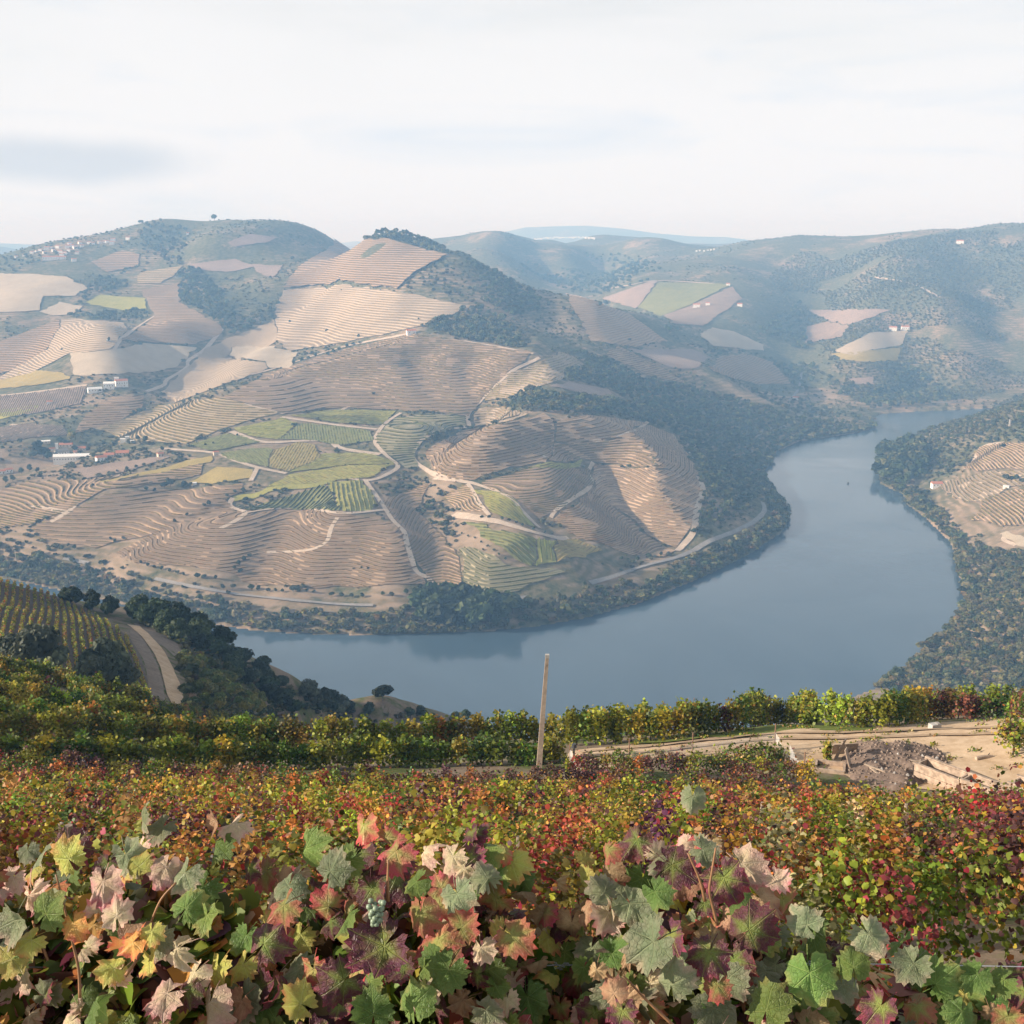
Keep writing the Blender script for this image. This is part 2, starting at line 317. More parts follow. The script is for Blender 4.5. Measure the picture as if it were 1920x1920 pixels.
# ------------------------------------------------------------------ near hillside (the slope the camera stands on)
N = []
def PR(u, rows): return [(a, b, CAMZ + c) for a, b, c in [(math.sin(math.atan2((u - 960) / FPX, 1)) * d, math.cos(math.atan2((u - 960) / FPX, 1)) * d, z) for d, z in rows]]
def vof(z, d): return 960 - FPX * math.tan(math.atan2(z, d) + PITCH)      # photo row of a point straight ahead
for u in (-900, 0, 960, 1920, 2800): N += PR(u, [(.6, -1.62), (1.2, -1.75), (1.8, -2.2), (2.6, -2.75), (6, -4.95)])
for u, s in ((-300, 0), (200, 0), (960, 0), (1500, 15), (1920, 40), (2300, 50)):
    N += [at_dist(u, vof(z, d) + s * k, d) for d, z, k in ((10, -7.0, 0), (20, -12.0, .3), (40, -21.3, .8), (52, -26.4, 1))]
N += [at_dist(u, v, d) for u, v, d in ((-300, 1450, 58), (200, 1455, 58), (600, 1455, 58), (960, 1450, 58), (1300, 1442, 58), (1600, 1468, 58), (1920, 1495, 58), (2300, 1500, 58),
      (-300, 1400, 64), (200, 1420, 64), (600, 1425, 64), (960, 1420, 63), (1300, 1400, 64), (1600, 1405, 64), (1920, 1420, 64), (2300, 1420, 64),
      (200, 1393, 70), (600, 1400, 70), (960, 1398, 69), (1300, 1372, 70), (1600, 1362, 71), (1920, 1352, 72), (2300, 1350, 72),
      (300, 1378, 80), (600, 1392, 80), (960, 1392, 79), (1300, 1370, 80), (1600, 1360, 82), (1920, 1352, 84), (2300, 1350, 84), (500, 1385, 95), (700, 1400, 100), (960, 1400, 100), (1300, 1385, 100), (1600, 1375, 105), (1920, 1370, 108))]
for u in (700, 960, 1400, 1920, 2400): N += PR(u, [(150, -84), (300, -175), (500, -275), (700, -312)])
N += [(-110, 60, 272), (-170, 100, 272), (-240, 160, 268), (-310, 240, 262), (-425, 410, 235), (-525, 590, 150), (-610, 760, 50), (-640, 900, 5), (-330, 130, 285), (-500, 260, 285), (-700, 420, 250), (-180, 20, 295), (-60, 20, 286)]  # unseen ridge left of the view, added for the shade it throws
N += PR(700, [(1000, -316)]) + PR(1900, [(1000, -316)]) + PR(200, [(1000, -316)])
N += [at_dist(*p) for p in ((200, 1335, 90), (0, 1262, 108), (60, 1290, 98), (330, 1345, 100), (0, 1330, 80), (180, 1295, 112),
      (270, 1300, 170), (120, 1260, 168), (0, 1240, 165), (100, 1180, 212), (0, 1180, 208), (0, 1092, 290), (110, 1122, 282), (200, 1172, 252), (240, 1205, 230), (272, 1285, 185), (-150, 1075, 290), (-150, 1200, 200),
      (330, 1318, 172), (320, 1262, 200), (292, 1205, 238), (248, 1172, 268), (400, 1330, 188), (352, 1168, 300), (430, 1230, 270), (500, 1275, 290), (590, 1320, 300), (480, 1335, 235), (722, 1328, 325), (880, 1352, 360), (250, 1195, 330), (352, 1240, 355), (430, 1300, 340), (500, 1330, 350), (590, 1365, 350), (700, 1390, 385), (880, 1395, 410))]
N += PR(-100, [(420, -170), (560, -260), (700, -312)]) + PR(200, [(360, -140), (470, -230), (600, -300)]) + PR(500, [(380, -160), (480, -240), (600, -302)]) + PR(700, [(400, -190), (500, -260), (620, -306)])
N += PR(600, [(130, -68), (180, -98)]) 
NT = Terrain(R(-66), R(44), 500, .55, 1000, 340)
NT.Z = tps(N, 3e-5)(NT.T, NT.L)
i_ = int(np.searchsorted(NT.th, R(-38))); k_ = np.clip((NT.D - 40) / 60, 0, 1); NT.Z[:, :i_] = (NT.Z * k_ + NT.Z[:, i_:i_ + 1] * (1 - k_))[:, :i_]
NT.Z += np.clip((NT.D - 80) / 150, 0, 1) * 1.5 * vnoise(NT.X / 25, NT.Y / 25) + np.clip(NT.D / 60, 0, 1) * .12 * fbm(NT.X / 2.2, NT.Y / 2.2, 3)
NT.Z = np.maximum(NT.Z, -11.0)
# ------------------------------------------------------------------ materials
class NM:
    def __init__(s, name, rough=.9, spec=.2):
        s.m = bpy.data.materials.new(name); s.m.use_nodes = True; s.nt = s.m.node_tree; s.b = s.nt.nodes['Principled BSDF']
        s.b.inputs['Roughness'].default_value = rough; s.b.inputs['Specular IOR Level'].default_value = spec
        s.out = s.nt.nodes['Material Output']
    def n(s, t, **k):
        x = s.nt.nodes.new(t)
        for a, b in k.items(): setattr(x, a, b)
        return x
    def l(s, a, b): s.nt.links.new(a, b)
    def put(s, sock, v):
        if v is None: return
        if isinstance(v, bpy.types.NodeSocket): s.l(v, sock)
        elif hasattr(v, '__len__') and len(v) == 3 and sock.type == 'RGBA': sock.default_value = (*v, 1)
        else: sock.default_value = v
    def math(s, op, a, b=None, c=None, clamp=False):
        x = s.n('ShaderNodeMath', operation=op, use_clamp=clamp)
        for i, q in enumerate((a, b, c)): s.put(x.inputs[i], q)
        return x.outputs[0]
    def mix(s, f, a, b, blend='MIX'):
        x = s.n('ShaderNodeMix', data_type='RGBA', blend_type=blend); s.put(x.inputs['Factor'], f); s.put(x.inputs['A'], a); s.put(x.inputs['B'], b); return x.outputs['Result']
    def pos(s): return s.n('ShaderNodeNewGeometry').outputs['Position']
    def obj(s): return s.n('ShaderNodeTexCoord').outputs['Object']
    def noise(s, vec, scale, detail=4, rough=.55, dist=0.0, color=False):
        x = s.n('ShaderNodeTexNoise'); s.put(x.inputs['Vector'], vec); x.inputs['Scale'].default_value = scale; x.inputs['Detail'].default_value = detail
        x.inputs['Roughness'].default_value = rough; x.inputs['Distortion'].default_value = dist; return x.outputs['Color' if color else 'Fac']
    def rng(s, f, a, b, c=0.0, d=1.0, smooth=False):
        x = s.n('ShaderNodeMapRange', interpolation_type='SMOOTHSTEP' if smooth else 'LINEAR'); s.put(x.inputs[0], f)
        for i, q in enumerate((a, b, c, d)): s.put(x.inputs[i + 1], q)
        return x.outputs[0]
    def ramp(s, f, stops, const=False):
        x = s.n('ShaderNodeValToRGB'); s.put(x.inputs[0], f); e = x.color_ramp.elements
        if const: x.color_ramp.interpolation = 'CONSTANT'
        while len(e) < len(stops): e.new(.5)
        for i, (p, c) in enumerate(stops): e[i].position = p; e[i].color = (*c, 1)
        return x.outputs[0]
    def attr(s, name='Col', typ='GEOMETRY'):
        x = s.n('ShaderNodeAttribute', attribute_name=name, attribute_type=typ); return x
    def base(s, c): s.put(s.b.inputs['Base Color'], c); return s
    def bump(s, h, strength=.4, dist=.1):
        x = s.n('ShaderNodeBump'); x.inputs['Strength'].default_value = strength; x.inputs['Distance'].default_value = dist; s.l(h, x.inputs['Height']); s.l(x.outputs[0], s.b.inputs['Normal']); return s
    def xyz(s, v, i):
        x = s.n('ShaderNodeSeparateXYZ'); s.l(v, x.inputs[0]); return x.outputs[i]
def plain(name, c, rough=.85, var=.25, scale=3.0, spec=.2):
    m = NM(name, rough, spec); f = m.noise(m.obj(), scale, 5); m.base(m.mix(m.rng(f, .3, .7), [q * (1 - var) for q in c], [min(1, q * (1 + var)) for q in c])); return m.m
def leafy(name, rough=.55, trans=.35, spec=.3, var=.5):
    """foliage: colour per leaf from 'Col', varied per plant, with some light passing through"""
    m = NM(name, rough, spec); c = m.attr().outputs['Color']
    r = m.n('ShaderNodeObjectInfo').outputs['Random']; h = m.n('ShaderNodeHueSaturation'); m.l(c, h.inputs['Color'])
    m.l(m.rng(r, 0, 1, 1 - var, 1 + var), h.inputs['Value']); m.l(m.rng(m.math('FRACT', m.math('MULTIPLY', r, 7.31)), 0, 1, .475, .515), h.inputs['Hue'])
    m.base(h.outputs[0]); t = m.n('ShaderNodeBsdfTranslucent'); m.l(h.outputs[0], t.inputs[0]); mx = m.n('ShaderNodeMixShader'); mx.inputs[0].default_value = trans
    m.l(m.b.outputs[0], mx.inputs[1]); m.l(t.outputs[0], mx.inputs[2]); m.l(mx.outputs[0], m.out.inputs[0]); return m.m
def hill_mat():
    m = NM('hillside_scrub', .95, .1); p = m.pos()
    z = m.xyz(p, 2); st = m.rng(m.math('PINGPONG', m.math('ADD', z, m.math('MULTIPLY', m.noise(p, .02, 3), 9)), 2.1), .5, 1.5); f = m.noise(p, .006, 7, .6); g = m.noise(p, .03, 6, .65); k = m.noise(p, .13, 4, .6)
    dry = m.mix(m.rng(g, .35, .65), (.215, .16, .105), (.32, .24, .17)); dry = m.mix(m.math('MULTIPLY', st, m.rng(m.noise(p, .008, 4), .40, .56)), dry, (.15, .125, .068)); scrub = m.mix(m.rng(k, .35, .65), (.060, .070, .034), (.145, .135, .075))
    s = m.math('SUBTRACT', m.math('ADD', m.math('MULTIPLY', f, .55), m.math('ADD', m.math('MULTIPLY', g, .3), m.math('MULTIPLY', k, .18))), m.rng(m.xyz(p, 1), 1900, 2500, 0, .065))
    m.base(m.mix(m.rng(s, .455, .55), scrub, dry)); m.bump(k, .6, 1.2); return m.m
def terrace_mat(name, bank, soil, vine, step, off, wob=.45, vw=.30, bw=.30, rel=.6):
    """contour terraces: a strip of vines, bare soil and a bank on every step of height"""
    m = NM(name, .95, .1); p = m.pos(); z = m.xyz(p, 2)
    w = m.math('MULTIPLY', m.math('SUBTRACT', m.noise(p, .035, 3), .5), wob * step)
    t = m.math('FRACT', m.math('DIVIDE', m.math('ADD', m.math('SUBTRACT', z, off), w), step))
    g = m.noise(p, .02, 5, .6); k = m.noise(p, .25, 4, .65)
    so = m.mix(m.rng(g, .3, .7), [q * .82 for q in soil], [q * 1.15 for q in soil]); ba = m.mix(m.rng(k, .3, .7), [q * .8 for q in bank], [q * 1.12 for q in bank])
    vi = m.mix(m.rng(k, .38, .62), vine, [a * .55 + b * .45 for a, b in zip(soil, vine)])
    gap = m.rng(m.noise(p, .07, 3), .42, .58)
    fv = m.math('MULTIPLY', m.rng(m.math('ABSOLUTE', m.math('SUBTRACT', t, .25)), vw * .5, vw * .5 - .12, 0, 1), m.rng(gap, 0, 1, .45, 1))
    fb = m.rng(m.math('ABSOLUTE', m.math('SUBTRACT', t, .75)), bw * .5, bw * .5 - .14, 0, 1)
    c = m.mix(fv, m.mix(fb, so, ba), vi); m.base(c)
    h = m.rng(t, .55, .95, 0, 1, True); m.bump(m.math('ADD', m.math('MULTIPLY', m.math('SUBTRACT', h, t), step * rel), m.math('MULTIPLY', k, .15)), .9, 1.0)
    return m.m
def field_mat(name, a, b, scale=.05, fine=.4, c=None):
    m = NM(name, .95, .1); p = m.pos(); g = m.noise(p, scale, 5, .6); k = m.noise(p, fine, 4, .65)
    x = m.mix(m.rng(m.math('ADD', m.math('MULTIPLY', g, .6), m.math('MULTIPLY', k, .4)), .38, .62), a, b)
    m.base(x); m.bump(k, .5, .5); return m.m
def water_mat():
    m = NM('river_water', .10, .5); p = m.pos(); m.b.inputs['IOR'].default_value = 1.33
    g = m.noise(p, .006, 4, .6, .8); m.base(m.mix(m.rng(g, .3, .7), (.045, .080, .115), (.062, .104, .142)))
    mp = m.n('ShaderNodeMapping'); mp.inputs['Scale'].default_value = (1, .55, 1); m.l(p, mp.inputs[0]); mp.inputs['Rotation'].default_value = (0, 0, .5)
    calm = m.rng(m.noise(p, .0075, 4, .55, .6), .36, .62, .25, 1)
    h = m.math('MULTIPLY', m.math('ADD', m.noise(mp.outputs[0], .55, 3, .6), m.math('MULTIPLY', m.noise(mp.outputs[0], .12, 2), 1.4)), calm)
    m.bump(h, .42, .22); m.l(m.rng(calm, .25, 1, .07, .2), m.b.inputs['Roughness']); return m.m
def near_ground_mat():
    m = NM('hillside_earth', .95, .1); p = m.pos(); g = m.noise(p, .25, 6, .6); k = m.noise(p, 3.0, 5, .65); q = m.noise(p, 18, 3, .6)
    e = m.mix(m.rng(k, .3, .7), (.15, .11, .075), (.25, .19, .135)); gr = m.mix(m.rng(k, .3, .7), (.055, .075, .022), (.12, .13, .045))
    m.base(m.mix(m.rng(m.math('ADD', m.math('MULTIPLY', g, .7), m.math('MULTIPLY', k, .3)), .47, .56), e, gr)); m.bump(m.math('ADD', k, m.math('MULTIPLY', q, .3)), .5, .06); return m.m
def sand_mat(name, a, b, scale=.5):
    m = NM(name, .95, .1); p = m.pos(); g = m.noise(p, scale, 6, .6); k = m.noise(p, 4 * scale, 5, .7); q = m.noise(p, 26 * scale, 3, .6)
    m.base(m.mix(m.rng(m.math('ADD', m.math('MULTIPLY', g, .5), m.math('ADD', m.math('MULTIPLY', k, .35), m.math('MULTIPLY', q, .15))), .38, .62), a, b)); m.bump(m.math('ADD', k, m.math('MULTIPLY', q, .4)), .45, .05 / scale * .5); return m.m
MAT = dict(
    hill=hill_mat(), water=water_mat(), near=near_ground_mat(), crown=leafy('tree_foliage', .6, .25, .2, .5), vine=leafy('vine_foliage', .5, .32, .25, .12),
    farvine=leafy('distant_vine_foliage', .7, .2, .1, .12), bark=plain('bark', (.09, .07, .055), .9, .4, 8), track=sand_mat('pale_track_earth', (.36, .29, .22), (.52, .43, .34), .12),
    road=sand_mat('road_surface', (.20, .19, .18), (.28, .265, .25), .1), white=plain('white_plaster', (.78, .77, .74), .8, .06), cream=plain('cream_plaster', (.60, .52, .42), .8, .1),
    tile=plain('terracotta_tiles', (.42, .17, .10), .85, .3), glass=plain('dark_window', (.04, .045, .05), .2, .2, 3, .5), stone=plain('rough_stone', (.30, .27, .24), .9, .3),
    wood=plain('weathered_wood', (.34, .26, .19), .85, .35, 6), concrete=plain('pale_concrete', (.42, .39, .35), .85, .2), metal=plain('dark_metal', (.05, .05, .055), .5, .3, 3, .5))

# ------------------------------------------------------------------ big pieces of the setting
tag(link('hillside', VT.mesh('hillside'), MAT['hill']), kind='structure')
tag(link('near_hillside', NT.mesh('near_hillside'), MAT['near']), kind='structure')
w = np_mesh('river', [(-4000, 380, 0), (4000, 380, 0), (4000, 4200, 0), (-4000, 4200, 0)], [(0, 1, 2, 3)]); tag(link('river', w, MAT['water']), kind='structure')

def world_poly(px, ter=None, step=9.0, smooth=False):
    ter = ter or VT; P = np.array(px, float)
    if not smooth: P = np.vstack([P[i] + (P[(i + 1) % len(P)] - P[i]) * np.linspace(0, 1, max(1, int(np.hypot(*(P[(i + 1) % len(P)] - P[i])) / 14)), endpoint=False)[:, None] for i in range(len(P))])
    if smooth: P = catmull(np.vstack([P, P[:1]]), 4)[:-1]
    x, y = ter.hit(P[:, 0], P[:, 1]); Q = np.c_[x, y]; out = []
    for i in range(len(Q)):
        a, b = Q[i], Q[(i + 1) % len(Q)]; n = max(1, int(np.hypot(*(b - a)) / step))
        for k in range(n): out.append(a + (b - a) * k / n)
    out = np.array(out)
    if ter is VT: out = out + np.c_[vnoise(out[:, 0] / 16, out[:, 1] / 16), vnoise(out[:, 0] / 16 + 90, out[:, 1] / 16 + 50)] * 7
    return out
def drape(name, poly, lift, ter=None, cell=9.0, mat=None, rough=0.0):
    """a sheet cut to a ground outline and laid on the terrain"""
    ter = ter or VT; lo, hi = poly.min(0), poly.max(0)
    gx, gy = np.meshgrid(np.arange(lo[0], hi[0], cell), np.arange(lo[1], hi[1], cell)); gx = gx + (np.arange(gx.shape[0]) % 2)[:, None] * cell * .5
    gx, gy = gx.ravel(), gy.ravel(); ok = inpoly(poly, gx, gy); gx, gy = gx[ok], gy[ok]
    if len(gx): ok = segdist(poly, gx, gy, True) > cell * .35; gx, gy = gx[ok], gy[ok]
    pts = [Vector(p) for p in poly] + [Vector(p) for p in zip(gx, gy)]; n = len(poly)
    r = mgeo.delaunay_2d_cdt(pts, [(i, (i + 1) % n) for i in range(n)], [], 1, 1e-4)
    V = np.array([(p[0], p[1]) for p in r[0]]); F = np.array([f for f in r[2] if len(f) == 3])
    z = ter.z(V[:, 0], V[:, 1]) + lift
    if rough: z = z + rough * np.clip(segdist(poly, V[:, 0], V[:, 1], True) / (cell * 3), 0, 1) * (vnoise(V[:, 0] * .9, V[:, 1] * .9) + .5)
    a = V[F[:, 1]] - V[F[:, 0]]; b = V[F[:, 2]] - V[F[:, 0]]; flip = a[:, 0] * b[:, 1] - a[:, 1] * b[:, 0] < 0; F[flip] = F[flip][:, ::-1]
    return link(name, np_mesh(name, np.c_[V, z], F, smooth=True), mat)
def hedge_segs(A, B, zA, zB, w, h, colr, seed=0):
    """low rows of vines as short prisms between points A and B"""
    r = np.random.default_rng(seed); n = len(A); d = B - A; ln = np.hypot(d[:, 0], d[:, 1]) + 1e-9; nx = np.c_[-d[:, 1], d[:, 0]] / ln[:, None]
    hj = h * (.75 + .5 * r.random((n, 1))); wj = w * (.75 + .5 * r.random((n, 1))) / 2
    def P(q, z, off, up): return np.c_[q + nx * off, z[:, None] + up]
    V = np.stack([P(A, zA, -wj, 0 * hj), P(B, zB, -wj, 0 * hj), P(B, zB, 0 * wj, hj), P(A, zA, 0 * wj, hj), P(B, zB, wj, 0 * hj), P(A, zA, wj, 0 * hj)], 1).reshape(-1, 3)
    b = np.arange(n)[:, None] * 6; F = np.concatenate([b + np.array([0, 1, 2, 3]), b + np.array([3, 2, 4, 5])], 1).reshape(-1, 4)
    c = np.asarray(colr)[None] * (.6 + .8 * r.random((n, 1))) * (1 + .18 * (r.random((n, 3)) - .5)); return V, F, np.repeat(c, 2, 0)
def contour_rows(poly, step, off, cell):
    lo, hi = poly.min(0), poly.max(0); gx, gy = np.meshgrid(np.arange(lo[0], hi[0] + cell, cell), np.arange(lo[1], hi[1] + cell, cell)); Z = VT.z(gx, gy)
    T = []
    for a, b, c in (((0, 0), (0, 1), (1, 1)), ((0, 0), (1, 1), (1, 0))):
        sl = lambda q: (slice(q[0], gx.shape[0] - 1 + q[0]), slice(q[1], gx.shape[1] - 1 + q[1]))
        T.append(np.stack([np.stack([gx[sl(q)], gy[sl(q)], Z[sl(q)]], -1).reshape(-1, 3) for q in (a, b, c)], 1))
    T = np.concatenate(T); c = T.mean(1); T = T[inpoly(poly, c[:, 0], c[:, 1])]
    if not len(T): return None
    A, B, zz = [], [], []
    for k in range(int((T[:, :, 2].min() - off) // step), int((T[:, :, 2].max() - off) // step) + 1):
        lv = off + k * step; s = T[:, :, 2] > lv; m = s.any(1) & ~s.all(1); t = T[m]; s = s[m]
        if not len(t): continue
        lone = np.where(s.sum(1) == 1, s.argmax(1), (~s).argmax(1)); i = np.arange(len(t)); p = t[i, lone]; e = []
        for o in (1, 2):
            q = t[i, (lone + o) % 3]; f = ((lv - p[:, 2]) / (q[:, 2] - p[:, 2] + 1e-12))[:, None]; e.append(p + (q - p) * f)
        A.append(e[0]); B.append(e[1])
    if not A: return None
    A = np.concatenate(A); B = np.concatenate(B); ok = np.hypot(*(B - A)[:, :2].T) > .4; return A[ok], B[ok]
def straight_rows(poly, ang, gap, seg=6.0):
    d = np.array([math.cos(ang), math.sin(ang)]); n = np.array([-d[1], d[0]]); s = poly @ d; t = poly @ n; A, B = [], []
    for q in np.arange(t.min() + gap * .5, t.max(), gap):
        k = np.arange(s.min(), s.max(), seg); a = k[:, None] * d + q * n; b = a + d * seg; c = (a + b) / 2; ok = inpoly(poly, c[:, 0], c[:, 1]); A.append(a[ok]); B.append(b[ok])
    A = np.concatenate(A); B = np.concatenate(B); return np.c_[A, VT.z(*A.T)], np.c_[B, VT.z(*B.T)]
